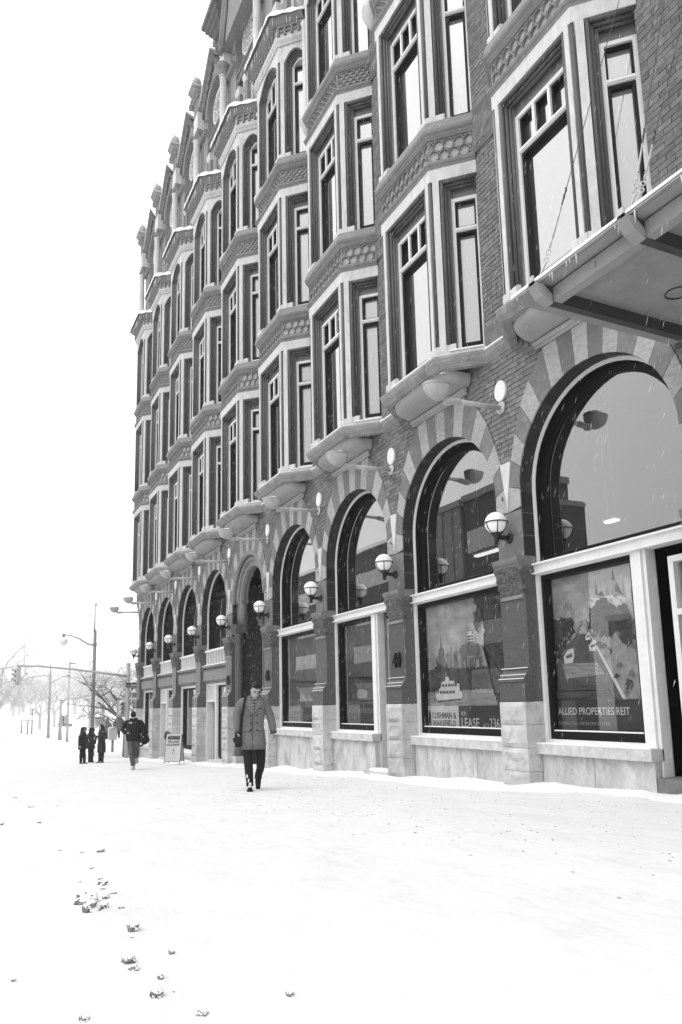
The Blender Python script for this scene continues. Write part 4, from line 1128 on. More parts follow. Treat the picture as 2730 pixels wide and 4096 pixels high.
def stay(p0, p1):
    """a wire with clips, a turnbuckle and a shackle at its lower end"""
    p0, p1 = Vector(p0), Vector(p1); L = (p1 - p0).length; d = (p1 - p0) / L
    at = lambda t: p0 + d * (t * 1.55 if t < 3 else t)
    q = MB(); q.tube([at(.62), p1], .0045, 5); o = cpart('wire_stay', q, M_WIRE)
    u = d.orthogonal().normalized(); v = d.cross(u)
    q = MB()
    for t in (.64, .70): q.tube([at(t) - v * .022, at(t) + v * .022], .009, 6)
    q.tube([at(.56), at(.70)], .009, 6); q.build('wire_clip', M_WIRE, o)
    q = MB()
    for sg in (1, -1): q.tube([at(.30) + v * .012 * sg, at(.31) + v * .019 * sg, at(.47) + v * .019 * sg, at(.48) + v * .012 * sg], .0075, 6)
    q.tube([at(.25), at(.33)], .008, 6); q.tube([at(.45), at(.53)], .008, 6)
    for t in (.24, .545): q.tube([at(t) + v * (.022 * cos(a)) + d * (.024 * sin(a)) for a in [2 * pi * k / 10 for k in range(11)]], .007, 5, cap=False)
    q.build('turnbuckle', M_STEEL, o)
    q = MB()
    for t in (.12, .185): q.tube([at(t) + u * (.018 * cos(a)) + d * (.035 * sin(a)) for a in [2 * pi * k / 10 for k in range(11)]], .007, 5, cap=False)
    q.tube([p0 - Vector((.03, 0, .03)), p0 + Vector((.0, 0, .04)), at(.10)], .014, 6); q.build('shackle', M_STEEL, o)
stay((3.36, -2.2, 5.03), (3.326, -.005, 10.70)); stay((4.44, -2.2, 5.03), (3.559, -.005, 9.886)); stay((4.50, -2.2, 5.03), (3.70, -.005, 9.05))
# white anchor bosses where the wires meet the wall are above the picture

# ------------------------------------------------------------------ posters behind the shop glass
def pmat(name, base, var=.25, scale=5, rough=.5, stretch=(1, 1, 1)): return mat(name, base, rough, var=var, scale=scale, detail=8, stretch=stretch, spec=.2)
PM_SKY = pmat('print_cloudy_sky', .36, .45, 2.2, stretch=(1, 1, 1.8)); PM_TREE = pmat('print_foliage', .045, .85, 14); PM_STONE = pmat('print_stone', .27, .5, 22, stretch=(1, 1, .5)); PM_WATER = pmat('print_water', .24, .4, 7, stretch=(.6, 1, 4))
PM_DKWATER = pmat('print_dark_water', .09, .4, 6); PM_WHITE = pmat('print_white', .55, .05); PM_BAND = pmat('print_dark_band', .035, .1); PM_PANEL = pmat('print_pale_panel', .5, .05); PM_TEXT = pmat('print_dark_text', .02, .05)
PM_MUTE = pmat('print_muted', .12, .5, 4); PM_MUTE2 = pmat('print_muted_dark', .07, .3, 3); PM_GREYT = pmat('print_grey_text', .26, .05); PM_QUAY = pmat('print_paving', .27, .3, 9); PM_LAWN = pmat('print_lawn', .16, .6, 10)
class Poster:
    def __init__(s, name, X, y, x0, x1, z0, z1, base):
        s.root = empty(name, (X, y, gz(X) if False else 0)); s.n = 0
        q = MB(); q.box(x0, x1, 0, .004, z0, z1); o = q.build('sheet', base, s.root)
    def poly(s, name, P, m):
        s.n += 1; y = -.0005 * s.n
        q = MB(); q.prism(P, y, y + .0004); return q.build(name, m, s.root)
    def blob(s, name, pts, m, seed, amp=.05, n=90):
        """a ragged outline, as foliage in a print"""
        L = []; tot = len(pts)
        for k in range(tot):
            a, b = pts[k], pts[(k + 1) % tot]; st = max(2, int(hypot(b[0] - a[0], b[1] - a[1]) / .02))
            for j in range(st):
                t = j / st; x, z = a[0] + (b[0] - a[0]) * t, a[1] + (b[1] - a[1]) * t
                L.append((x + amp * nz3(x * 19 + seed, z * 19, seed), z + amp * 1.2 * nz3(x * 23, z * 23 + seed, seed + 3)))
        return s.poly(name, L, m)
    def text(s, txt, size, x, z, m, width=None, bold=0.0):
        s.n += 1
        o = place('lettering', text_mesh(txt, size, width, bold, .0004), m, s.root, (x, -.0005 * s.n - .0005, z)); return o
PY = .34
# the castle over the canal
P = Poster('window_poster', 0, PY, .30, 1.96, .71, 2.80, PM_SKY)
tag(P.root, 'window poster of a canal with a spired castle, words in a dark band', 'poster', 'posters behind the shop glass')
cx = .085
P.blob('printed_parliament', [(.30, 2.25), (.30, 2.40), (.34, 2.60), (.38, 2.42), (.5, 2.38), (.55, 2.52), (.6, 2.40), (.68, 2.42), (.74, 2.36), (.75, 2.2)], PM_STONE, 2, .02)
P.poly('printed_castle', [(1.10, 2.2), (1.12, 2.46), (1.165, 2.46), (1.19, 2.66), (1.215, 2.46), (1.27, 2.50), (1.33, 2.42), (1.345, 2.56), (1.37, 2.62), (1.40, 2.54), (1.42, 2.50), (1.44, 2.58), (1.46, 2.60), (1.485, 2.76), (1.515, 2.60), (1.55, 2.56), (1.58, 2.50), (1.60, 2.44), (1.615, 2.48), (1.635, 2.62), (1.66, 2.46), (1.66, 2.1)], PM_STONE)
P.poly('printed_roof', [(1.17, 2.46), (1.19, 2.655), (1.21, 2.46), (1.28, 2.49), (1.33, 2.41)], PM_TREE); P.poly('printed_roof', [(1.46, 2.595), (1.485, 2.75), (1.513, 2.595)], PM_TREE); P.poly('printed_roof', [(1.50, 2.46), (1.53, 2.56), (1.58, 2.49), (1.60, 2.40)], PM_TREE)
P.poly('printed_facade', [(1.09, 2.1), (1.09, 2.43), (1.24, 2.41), (1.36, 2.42), (1.48, 2.42), (1.66, 2.36), (1.66, 2.1)], PM_WHITE)
P.poly('printed_tower', [(1.74, 2.1), (1.74, 2.46), (1.80, 2.50), (1.86, 2.48), (1.96, 2.52), (1.96, 2.1)], PM_STONE)
for k in range(5):
    for j in range(4): P.poly('printed_window', [(1.76 + j * .05, 2.16 + k * .06), (1.785 + j * .05, 2.16 + k * .06), (1.785 + j * .05, 2.195 + k * .06), (1.76 + j * .05, 2.195 + k * .06)], PM_MUTE)
P.poly('printed_quay', [(1.02, 1.98), (1.20, 1.80), (1.50, 1.14), (1.96, 1.14), (1.96, 2.08), (1.3, 2.06)], PM_QUAY)
P.blob('printed_lawn', [(1.40, 1.98), (1.96, 2.12), (1.96, 1.60), (1.75, 1.70), (1.6, 1.85)], PM_LAWN, 5, .04)
P.poly('printed_canal', [(.78, 1.98), (1.0, 1.98), (1.22, 1.62), (1.50, 1.14), (.30, 1.14), (.30, 1.56)], PM_DKWATER)
P.poly('printed_water_glare', [(.50, 1.62), (1.13, 1.60), (1.24, 1.45), (.55, 1.42)], PM_WATER)
P.poly('printed_wall', [(1.02, 1.98), (1.04, 1.98), (1.56, 1.14), (1.50, 1.14)], PM_WHITE); P.poly('printed_wall', [(.80, 1.98), (.77, 1.98), (.30, 1.54), (.30, 1.60)], PM_STONE)
P.poly('printed_bridge', [(.74, 1.99), (.76, 2.14), (1.0, 2.16), (1.02, 1.99), (.98, 1.99), (.96, 2.07), (.90, 2.11), (.84, 2.07), (.82, 1.99)], PM_STONE)
P.blob('printed_trees', [(.30, 2.26), (.5, 2.2), (.62, 2.24), (.76, 2.18), (.78, 2.0), (.64, 1.92), (.5, 1.72), (.30, 1.62)], PM_TREE, 8, .05)
P.blob('printed_trees', [(1.02, 2.05), (1.06, 2.28), (1.2, 2.38), (1.38, 2.36), (1.50, 2.26), (1.56, 2.04), (1.40, 1.90), (1.2, 1.92)], PM_TREE, 9, .06)
P.blob('printed_trees', [(1.54, 2.26), (1.66, 2.30), (1.74, 2.1), (1.78, 1.84), (1.62, 1.74), (1.52, 1.9)], PM_TREE, 4, .05)
P.blob('printed_trees', [(1.80, 2.14), (1.96, 2.16), (1.96, 1.4), (1.88, 1.6)], PM_TREE, 14, .04)
for bx, bz, sc in ((.64, 1.69, 1.0), (1.08, 1.80, .7), (1.01, 1.93, .5)):
    P.poly('printed_boat', [(bx - .10 * sc, bz + .02 * sc), (bx - .09 * sc, bz - .07 * sc), (bx + .06 * sc, bz - .07 * sc), (bx + .10 * sc, bz + .03 * sc), (bx + .08 * sc, bz + .12 * sc), (bx - .03 * sc, bz + .10 * sc)], PM_WHITE)
    P.poly('printed_boat_windows', [(bx - .06 * sc, bz + .03 * sc), (bx - .05 * sc, bz - .01 * sc), (bx + .06 * sc, bz + .01 * sc), (bx + .07 * sc, bz + .06 * sc)], PM_MUTE)
rp = random.Random(5)
for k in range(14): x = 1.12 + .5 * rp.random(); z = 2.14 + .26 * rp.random(); P.poly('printed_window', [(x, z), (x + .022, z), (x + .022, z + .035), (x, z + .035)], PM_MUTE)
for k in range(16):
    t = rp.random(); x = 1.08 + .45 * t + .04 + .35 * rp.random() * t; z = 1.95 - .75 * t; P.blob('printed_shrub', [(x - .05, z - .02), (x, z + .05), (x + .06, z), (x, z - .03)], PM_LAWN if k % 2 else PM_TREE, k, .03)
for k in range(9): x = .34 + .05 * k; z = 1.66 + .045 * k + .06 * rp.random(); P.poly('printed_person', [(x, z), (x + .008, z), (x + .008, z + .04), (x, z + .04)], PM_WHITE)
P.blob('printed_ripples', [(.34, 1.30), (1.2, 1.34), (1.36, 1.2), (.34, 1.16)], PM_MUTE2, 21, .05)
P.poly('printed_band', [(.30, .71), (1.96, .71), (1.96, 1.135), (.30, 1.135)], PM_BAND)
P.text('ALLIED PROPERTIES REIT', .13, .39, .955, PM_PANEL, 1.23, .0008); P.text('BUILDING CITIES – ONE BUILDING AT A TIME', .06, .39, .825, PM_GREYT, .90)
# the river with a white boat
X0 = -2.93
P = Poster('window_poster', -2.88, PY, .05, 2.44, .71, 2.82, PM_SKY)
tag(P.root, 'window poster of a white river boat below a city skyline, lease notice under it', 'poster', 'posters behind the shop glass')
def dx(x): return x + 2.88 + .085
SK = [(-2.99, 1.62), (-2.99, 1.95), (-2.9, 1.93), (-2.86, 1.96), (-2.8, 1.92), (-2.74, 2.0), (-2.62, 1.98), (-2.58, 2.05), (-2.55, 2.1), (-2.52, 2.15)]
P.poly('printed_skyline', [(dx(x), z) for x, z in [(-2.90, 1.6), (-2.90, 1.90), (-2.8, 1.90), (-2.8, 1.97), (-2.72, 1.97), (-2.70, 1.88), (-2.6, 1.92), (-2.55, 2.0), (-2.4, 1.98), (-2.36, 1.94), (-2.25, 1.97), (-2.2, 2.06), (-2.1, 1.98), (-2.0, 1.98), (-1.95, 1.9), (-1.92, 2.0), (-1.36, 2.02), (-1.30, 1.98), (-1.0, 1.92), (-.75, 1.9), (-.75, 1.6)]], PM_STONE)
P.poly('printed_spire', [(dx(x), z) for x, z in [(-2.56, 1.65), (-2.55, 2.02), (-2.51, 2.04), (-2.475, 2.28), (-2.44, 2.04), (-2.40, 2.02), (-2.40, 1.65)]], PM_MUTE)
P.poly('printed_tower', [(dx(x), z) for x, z in [(-1.96, 1.7), (-1.95, 2.0), (-1.84, 2.06), (-1.74, 2.06), (-1.73, 2.22), (-1.57, 2.22), (-1.56, 2.06), (-1.44, 2.05), (-1.40, 1.98), (-1.38, 1.7)]], PM_MUTE)
for k in range(3): P.poly('printed_ring', [(dx(-1.735), 2.09 + .045 * k), (dx(-1.565), 2.09 + .045 * k), (dx(-1.565), 2.105 + .045 * k), (dx(-1.735), 2.105 + .045 * k)], PM_WHITE)
P.poly('printed_cap', [(dx(-1.72), 2.19), (dx(-1.58), 2.19), (dx(-1.6), 2.25), (dx(-1.7), 2.25)], PM_WHITE)
P.poly('printed_block', [(dx(-1.75), 1.66), (dx(-.80), 1.66), (dx(-.80), 1.86), (dx(-1.75), 1.86)], PM_QUAY)
for k in range(3):
    for j in range(6): P.poly('printed_window', [(dx(-1.7 + .15 * j), 1.69 + .055 * k), (dx(-1.6 + .15 * j), 1.69 + .055 * k), (dx(-1.6 + .15 * j), 1.715 + .055 * k), (dx(-1.7 + .15 * j), 1.715 + .055 * k)], PM_MUTE)
for k in range(6): P.poly('printed_window', [(dx(-2.88), 1.68 + .04 * k), (dx(-2.82), 1.68 + .04 * k), (dx(-2.82), 1.70 + .04 * k), (dx(-2.88), 1.70 + .04 * k)], PM_MUTE)
rp = random.Random(6)
for k in range(26):
    x = -2.88 + 2.0 * rp.random(); h = .06 + .16 * rp.random(); wv = .03 + .06 * rp.random(); P.poly('printed_house', [(dx(x), 1.62), (dx(x + wv), 1.62), (dx(x + wv), 1.70 + h), (dx(x + wv * .5), 1.74 + h), (dx(x), 1.70 + h)], (PM_STONE, PM_MUTE, PM_QUAY)[k % 3])
P.blob('printed_trees', [(dx(x), z) for x, z in [(-2.92, 1.32), (-2.92, 1.66), (-2.6, 1.72), (-2.2, 1.70), (-1.8, 1.68), (-1.4, 1.66), (-.75, 1.68), (-.75, 1.34)]], PM_TREE, 3, .05)
P.poly('printed_water', [(dx(-2.92), 1.08), (dx(-.55), 1.08), (dx(-.55), 1.34), (dx(-2.92), 1.31)], PM_WATER)
P.poly('printed_boat', [(dx(x), z) for x, z in [(-2.67, 1.29), (-2.62, 1.17), (-2.58, 1.155), (-1.9, 1.19), (-1.89, 1.30), (-1.95, 1.31), (-1.96, 1.44), (-2.1, 1.44), (-2.1, 1.49), (-2.22, 1.49), (-2.26, 1.56), (-2.34, 1.56), (-2.36, 1.49), (-2.46, 1.48), (-2.5, 1.38), (-2.55, 1.37), (-2.56, 1.29)]], PM_WHITE)
for z, a, b in ((1.395, -2.46, -2.0), (1.285, -2.52, -2.06)):
    for k in range(5):
        u = a + (b - a) * k / 5; P.poly('printed_boat_windows', [(dx(u), z), (dx(u + .07), z), (dx(u + .07), z + .045), (dx(u), z + .045)], PM_MUTE2)
P.poly('printed_waterline', [(dx(-2.60), 1.15), (dx(-1.9), 1.18), (dx(-1.9), 1.2), (dx(-2.61), 1.17)], PM_TREE)
P.blob('printed_branches', [(dx(x), z) for x, z in [(-1.46, 2.82), (-1.42, 2.6), (-1.48, 2.3), (-1.40, 2.18), (-1.33, 2.36), (-1.27, 2.5), (-1.2, 2.25), (-1.25, 1.95), (-1.15, 1.7), (-1.05, 1.3), (-.95, 1.05), (-.55, 1.0), (-.55, 2.82)]], PM_TREE, 6, .10)
P.poly('printed_panel', [(dx(-2.92), .71), (dx(-2.0), .71), (dx(-2.0), 1.085), (dx(-2.92), 1.085)], PM_PANEL); P.poly('printed_band', [(dx(-2.0), .71), (dx(-.52), .71), (dx(-.52), 1.085), (dx(-2.0), 1.085)], PM_BAND)
P.text('CUSHMAN &', .135, dx(-2.78), .885, PM_TEXT, .71, .0035); P.text('WAKEFIELD', .135, dx(-2.78), .757, PM_TEXT, .69, .0035)
P.poly('printed_logo', [(dx(-2.98 + .09), .75), (dx(-2.88), .75), (dx(-2.88), .94), (dx(-2.855), 1.03), (dx(-2.82), .95), (dx(-2.82), .75), (dx(-2.84), .75), (dx(-2.85), .8), (dx(-2.87), .82), (dx(-2.885), .8)], PM_TEXT)
P.text('FOR', .085, dx(-1.93), .935, PM_PANEL, .13); P.text('LEASE', .205, dx(-1.93), .752, PM_PANEL, .47, .002); P.text('613', .10, dx(-1.36), .752, PM_PANEL, .13); P.text('236.7', .205, dx(-1.2), .752, PM_PANEL, .36, .001)
# two dimmer posters farther along
P = Poster('window_poster', XC(1), PY, -1.23, .27, .71, 2.80, PM_MUTE)
tag(P.root, 'dim window poster in the narrow shop window beside the dark doorway', 'poster', 'posters behind the shop glass')
P.poly('printed_skyline', [(-1.23, 1.4), (-1.23, 2.0), (-.9, 2.1), (-.6, 2.45), (-.5, 2.2), (-.2, 2.3), (.0, 2.1), (.27, 2.2), (.27, 1.4)], PM_MUTE2); P.blob('printed_trees', [(-1.23, 1.2), (-1.23, 1.7), (-.6, 1.8), (-.1, 1.6), (.27, 1.75), (.27, 1.2)], PM_TREE, 4, .06)
P.poly('printed_boat', [(-.72, 1.36), (-.7, 1.26), (-.3, 1.26), (-.25, 1.38), (-.4, 1.44), (-.68, 1.43)], PM_GREYT)
P.poly('printed_band', [(-1.23, .71), (.27, .71), (.27, 1.14), (-1.23, 1.14)], PM_BAND); P.text('ALLIED PROPERTIES REIT', .13, -1.1, .97, PM_GREYT, 1.2)
P = Poster('window_poster', XC(2), PY, -1.23, 1.23, .71, 2.80, PM_MUTE)
tag(P.root, 'dim window poster behind the walking man with a rental notice along its foot', 'poster', 'posters behind the shop glass')
P.blob('printed_trees', [(-1.23, 1.3), (-1.23, 1.75), (-.4, 1.8), (.3, 1.65), (1.23, 1.8), (1.23, 1.3)], PM_MUTE2, 7, .06); P.poly('printed_spire', [(-.3, 1.7), (-.25, 2.2), (-.2, 2.5), (-.15, 2.2), (-.1, 1.7)], PM_MUTE2)
P.poly('printed_panel', [(-1.23, .71), (-.3, .71), (-.3, 1.09), (-1.23, 1.09)], PM_GREYT); P.poly('printed_band', [(-.3, .71), (1.23, .71), (1.23, 1.09), (-.3, 1.09)], PM_BAND)
P.text('CUSHMAN &', .135, -1.1, .92, PM_TEXT, .71, .003); P.text('WAKEFIELD', .135, -1.1, .79, PM_TEXT, .69, .003); P.text('LOUER', .2, -.2, .79, PM_GREYT, .45)

# ------------------------------------------------------------------ sandwich board and fire bell
SB = empty('sandwich_board', (-16.25, -.72, gz(-16.25) + .03), radians(58)); SB.scale = (.78, .78, .80)
tag(SB, 'white folding warning board about falling ice standing in the snow by the wall', 'sandwich board')
M_SBW = mat('board_white', .52, .5, var=.08, scale=5, dirt=.2, dscale=3)
for sg, nm in ((-1, 'front_panel'), (1, 'back_panel')):
    q = MB(); top, bot = sg * .03, sg * .26
    q.rings([[(-.32, bot + sg * .01 * k, .10), (.32, bot + sg * .01 * k, .10), (.32, top + sg * .01 * k, 1.10), (-.32, top + sg * .01 * k, 1.10)] for k in (0, 1)]); pn = q.build(nm, M_SBW, SB)
    q = MB()
    for x in (-.325, .325): q.tube([(x, sg * .285, .0), (x, sg * .028, 1.12)], .013, 6)
    q.tube([(-.325, sg * .028, 1.11), (.325, sg * .028, 1.11)], .013, 6); q.tube([(-.325, sg * .262, .09), (.325, sg * .262, .09)], .012, 6); q.build('frame', M_IRON, SB)
    if sg < 0:
        tl = atan2(.23, 1.0)
        def onboard(me, m, x, h, nm):
            o = place(nm, me, m, pn, (x, -.042 - (1.10 - h) * .23, h)); o.rotation_euler = (-tl, 0, 0); return o
        q = MB(); q.box(-.30, .30, 0, .003, 0, .42); onboard(q.mesh('notice_top'), M_REFL if False else M_SBW, 0, .66, 'notice_top')
        q = MB(); q.box(-.26, .26, -.001, .002, 0, .14); onboard(q.mesh('danger_band'), M_BLACK, 0, .925, 'danger_band')
        onboard(text_mesh('DANGER', .15, .47, .004), M_SBW, -.235, .94, 'lettering'); onboard(text_mesh('FALLING', .13, .46, .005), M_BLACK, -.23, .805, 'lettering'); onboard(text_mesh('ICE & SNOW', .12, .54, .006), M_BLACK, -.27, .69, 'lettering')
        q = MB(); q.prism([(-.06, .0), (0, .22), (.05, .02), (.035, .02), (0, .17), (-.045, 0)], -.003, .001); onboard(q.mesh('falling_ice_symbol'), M_IRON, .03, .38, 'falling_ice_symbol')
q = MB(); q.box(-.3, .3, -.05, .05, 1.115, 1.135); q.build('snow_cap', M_SNOW, SB)
FB = empty('fire_bell', (-19.2, -.17, .16)); tag(FB, 'round black alarm bell on the stone pier above the sandwich board', 'alarm bell')
def yrings(prof, n=20): return [[(r * cos(a), y, r * sin(a)) for a in [2 * pi * k / n for k in range(n)]] for r, y in prof]
q = MB(); q.rings(yrings([(.13, -.06), (.17, -.07), (.175, -.10), (.15, -.14), (.09, -.17), (.02, -.18)])); q.build('gong', M_IRON, FB, smooth=True)
q = MB(); q.rings(yrings([(.075, .0), (.075, -.07)])); q.build('back_box', M_STEEL, FB); q = MB(); q.rings(yrings([(.035, -.175), (.03, -.195)], 10)); q.build('boss', M_REVEAL, FB)

# ------------------------------------------------------------------ the street beyond the corner
def fit(X, Y): return (X, Y, gz(X))
def pole(root, pts, rad, m, name='pole', n=10): q = MB(); q.tube(pts, rad, n); return q.build(name, m, root, smooth=True)
k = 1.0
LP = empty('street_lamp', (-31, -1.12, gz(-31))); tag(LP, 'tall spiked street lamp post with one globe on a curved arm, behind the three women', 'street lamp')
h = 1.06
pole(LP, [(0, 0, 0), (0, 0, .25)], [.14, .12], M_POLE, 'base'); pole(LP, [(0, 0, .2), (0, 0, 6.1)], [.10, .075], M_POLE); pole(LP, [(0, -.03, 6.08), (0, -.03, 6.2), (0, -.03, 7.35)], [.075, .035, .02], M_POLE, 'spike')
q = MB(); q.lathe([(.02, 7.35), (.07, 7.40), (.05, 7.47), (.01, 7.5)], 10); q.build('finial', M_POLEL, LP, smooth=True)
pole(LP, [(0, -.02, 5.38), (0, -.15, 5.40), (0, -.35, 5.44), (0, -.75, 5.70), (0, -1.15, 5.84), (0, -1.48, 5.88)], [.08, .05, .045, .04, .035, .03], M_POLEL, 'arm', 8)
q = MB(); q.lathe([(.06, 5.75), (.07, 5.85), (.05, 5.92), (.02, 5.94)], 12, (0, -1.48, 0)); q.build('lamp_cap', M_POLE, LP, smooth=True)
q = MB(); q.sphere((0, -1.48, 5.55), .21, 18, 12); q.build('globe', M_GLOBE, LP, smooth=True)
q = MB(); q.lathe([(.1, 5.36), (.1, 5.48)], 12); q.build('collar', M_POLE, LP)

MA = empty('signal_mast', (-28, -.02, gz(-28))); tag(MA, 'pale traffic signal mast with a long arm reaching left over the crossing', 'signal mast')
pole(MA, [(0, 0, 0), (0, 0, 4.27)], [.105, .095], M_POLEL); pole(MA, [(0, 0, 3.70), (0, -.3, 3.74), (0, -1.2, 3.86), (0, -2.6, 4.04), (0, -3.9, 4.16), (0, -4.8, 4.18)], [.075, .065, .055, .048, .04, .035], M_POLEL, 'arm', 8)
q = MB(); q.lathe([(.11, 4.25), (.08, 4.3), (.02, 4.33)], 10); q.build('cap', M_POLEL, MA)
def signal(root_loc, rot, label, scale=1.0, hanger=True):
    r = empty('traffic_signal', root_loc, rot); tag(r, label, 'traffic signal'); r.scale = (scale,) * 3
    q = MB(); q.box(-.13, .13, -.06, .10, -.62, 0); q.build('housing', M_SIGNAL, r)
    q = MB(); q.box(-.21, .21, .05, .07, -.72, .06); q.build('backplate', M_POLEL, r)
    for j, z in enumerate((-.11, -.31, -.51)):
        q = MB(); q.rings(yrings([(.08, -.065), (.08, -.075)], 14)); q.build('lens', M_LENS, r, loc=(0, 0, z))
        q = MB(); q.rings([[(.095 * cos(a), y, .095 * sin(a)) for a in [pi * t / 10 - .2 * (1 - 2 * t / 10) for t in range(11)]] for y in (-.06, -.20)], closed=False, cap=False); q.build('visor', M_SIGNAL, r, loc=(0, 0, z))
    q = MB(); q.sphere((0, -.03, .0), .13, 10, 5, (1, .7, .45)); q.build('snow_cap', M_SNOW, r, smooth=True)
    if hanger: q = MB(); q.tube([(0, .03, 0), (0, .03, .22)], .025, 6); q.build('hanger', M_POLE, r)
    return r
signal((-28.0, -4.80, gz(-28) + 4.08), radians(25), 'hanging traffic signal at the tip of the long mast arm')
signal((-28.12, -.26, gz(-28) + 2.55), radians(100), 'pale traffic signal fixed low on the mast beside the bare tree', 1.0, False)
SGN = empty('street_name_sign', (-27.85, .1, gz(-28) + 3.2)); tag(SGN, 'dark street name sign fixed to the mast beside the building corner', 'street sign')
SGN.rotation_euler = (0, 0, radians(90))
q = MB(); q.box(-.24, .50, -.01, .01, -.02, .20); q.build('upper_plate', M_SIGN, SGN); q = MB(); q.box(.0, .50, -.008, .008, -.09, -.025); q.build('lower_plate', M_SIGN, SGN)
place('lettering', text_mesh('Queen', .17, .36, .003), M_REFL, SGN, (-.02, -.012, .035)); place('lettering', text_mesh('rue', .09, .12, .001), M_REFL, SGN, (-.19, -.012, .05)); place('lettering', text_mesh('Elgin', .06, .2, .001), M_REFL, SGN, (.12, -.012, -.08))
PS = empty('pedestrian_signal', (-27.9, .27, gz(-28) + 2.4)); tag(PS, 'stacked pale pedestrian signal boxes between the mast and the building', 'pedestrian signal'); PS.rotation_euler = (0, 0, radians(80))
for z in (.28, -.05): q = MB(); q.box(-.14, .14, -.08, .08, z, z + .30); q.build('box', M_SIGNW, PS); q = MB(); q.box(-.1, .1, -.084, -.08, z + .05, z + .25); q.build('face', M_LENS, PS); q = MB(); q.sphere((0, 0, z + .30), .14, 8, 4, (1, .6, .3)); q.build('snow_cap', M_SNOW, PS)

L2 = empty('street_lamp', (-50, -1.36, gz(-50))); tag(L2, 'faint spiked lamp post with an arm reaching right, beyond the crossing', 'street lamp')
pole(L2, [(0, 0, 0), (0, 0, .4)], [.14, .12], M_POLE, 'base'); pole(L2, [(0, 0, .3), (0, 0, 4.6), (0, 0, 5.8)], [.1, .075, .02], M_POLEL); pole(L2, [(0, 0, 4.1), (0, .4, 4.3), (0, .8, 4.55), (0, 1.2, 4.6)], [.05, .04, .035, .03], M_POLEL, 'arm', 6); q = MB(); q.sphere((0, 1.2, 4.62), .07, 8, 6, (1, 2, .7)); q.build('lamp_head', M_POLE, L2)  # far posts take the paler pole colour to imitate haze
L3 = empty('street_lamp', (-75, 2.8, gz(-75))); tag(L3, 'very faint plain lamp pole among the far trees', 'street lamp'); pole(L3, [(0, 0, 0), (0, 0, 7.1)], [.12, .08], M_POLEL); q = MB(); q.box(-.1, .1, .0, .55, 6.85, 6.98); q.tube([(0, 0, 6.9), (0, .1, 6.9)], .05, 6); q.build('lamp_head', M_POLE, L3)
M2 = empty('signal_mast', (-50, -.58, gz(-50))); tag(M2, 'faint short signal pole with box beside the one way sign', 'signal mast'); pole(M2, [(0, 0, 0), (0, 0, 1.0), (0, 0, 2.9)], [.16, .1, .08], M_POLEL); q = MB(); q.box(-.12, .12, -.14, .14, 1.0, 1.3); q.build('cabinet', M_POLEL, M2)
signal((-49.8, -.38, gz(-50) + 1.78), radians(70), 'faint traffic signal on the short pole beyond the crossing', .9, False)
M3 = empty('signal_mast', (-50.6, 2.45, gz(-50))); tag(M3, 'pale far signal mast whose arm slopes down to the left among trees', 'signal mast'); pole(M3, [(0, 0, 0), (0, 0, 3.6)], .09, M_POLEL); pole(M3, [(0, 0, 3.3), (0, -1.5, 3.1), (0, -3.05, 2.86)], [.06, .05, .04], M_POLEL, 'arm', 6)
OW = empty('one_way_sign', (-48, -.32, gz(-48))); tag(OW, 'small one way sign on a stout post beyond the crossing', 'street sign'); pole(OW, [(0, 0, 0), (0, 0, .7), (0, 0, 1.3)], [.1, .09, .03], M_POLEL, 'post'); q = MB(); q.box(-.02, 0, -.30, .30, 1.08, 1.24); q.build('plate', M_SIGN, OW); q = MB(); q.box(.001, .004, -.22, .26, 1.14, 1.18); q.build('arrow', M_REFL, OW)
def park_lamp(x, y, hh, n, label):
    r = empty('park_lamp', (x, y, gz(x))); tag(r, label, 'park lamp', 'globe lamps at the edge of the park')
    pole(r, [(0, 0, 0), (0, 0, .3), (0, 0, hh)], [.1, .06, .05], M_POLE)
    for j in range(n):
        yy = (j - (n - 1) / 2) * .48; q = MB(); q.sphere((0, yy, hh + .2), .22, 12, 8); q.build('globe', M_GLOBE, r, smooth=True)
    if n > 1: q = MB(); q.tube([(0, -.5, hh), (0, .5, hh)], .03, 6); q.build('crossbar', M_POLE, r)
park_lamp(-65, -1.33, 2.35, 1, 'tallest single globe park lamp standing left of the spiked post'); park_lamp(-75, -1.55, 1.6, 1, 'lowest single globe park lamp, beside the three globe one'); park_lamp(-65, -1.68, 1.35, 3, 'three globe park lamp on one post')
NP = empty('parking_sign', (-34, -.3, gz(-34))); tag(NP, 'pale no parking sign on a thin post behind the tall woman', 'street sign'); pole(NP, [(0, 0, 0), (0, 0, 2.0)], .03, M_POLEL, 'post', 6); q = MB(); q.box(0, .02, -.27, .27, 1.3, 1.82); q.build('plate', M_SIGNW, NP)
for z in (1.68, 1.55, 1.42): place('lettering', text_mesh('NO PARKING' if z > 1.6 else 'ANY TIME' if z > 1.5 else 'TOW ZONE', .09, .40), M_SIGN, NP, (.03, -.2, z)).rotation_euler = (0, 0, pi / 2)
MBX = empty('relay_box', (-33, .2, gz(-33))); tag(MBX, 'pale snow topped mail relay box on a single post near the corner', 'mail box'); pole(MBX, [(0, 0, 0), (0, 0, .66)], .065, M_POLE, 'post'); q = MB(); q.box(-.2, .2, -.22, .18, .62, 1.22); q.build('box', M_SIGNW, MBX); q = MB(); q.sphere((0, -.02, 1.21), .24, 10, 5, (.9, .95, .3)); q.build('snow_cap', M_SNOW, MBX, smooth=True); q = MB(); q.box(-.05, .05, .181, .20, .7, 1.1); q.build('hinge_plate', M_POLE, MBX)
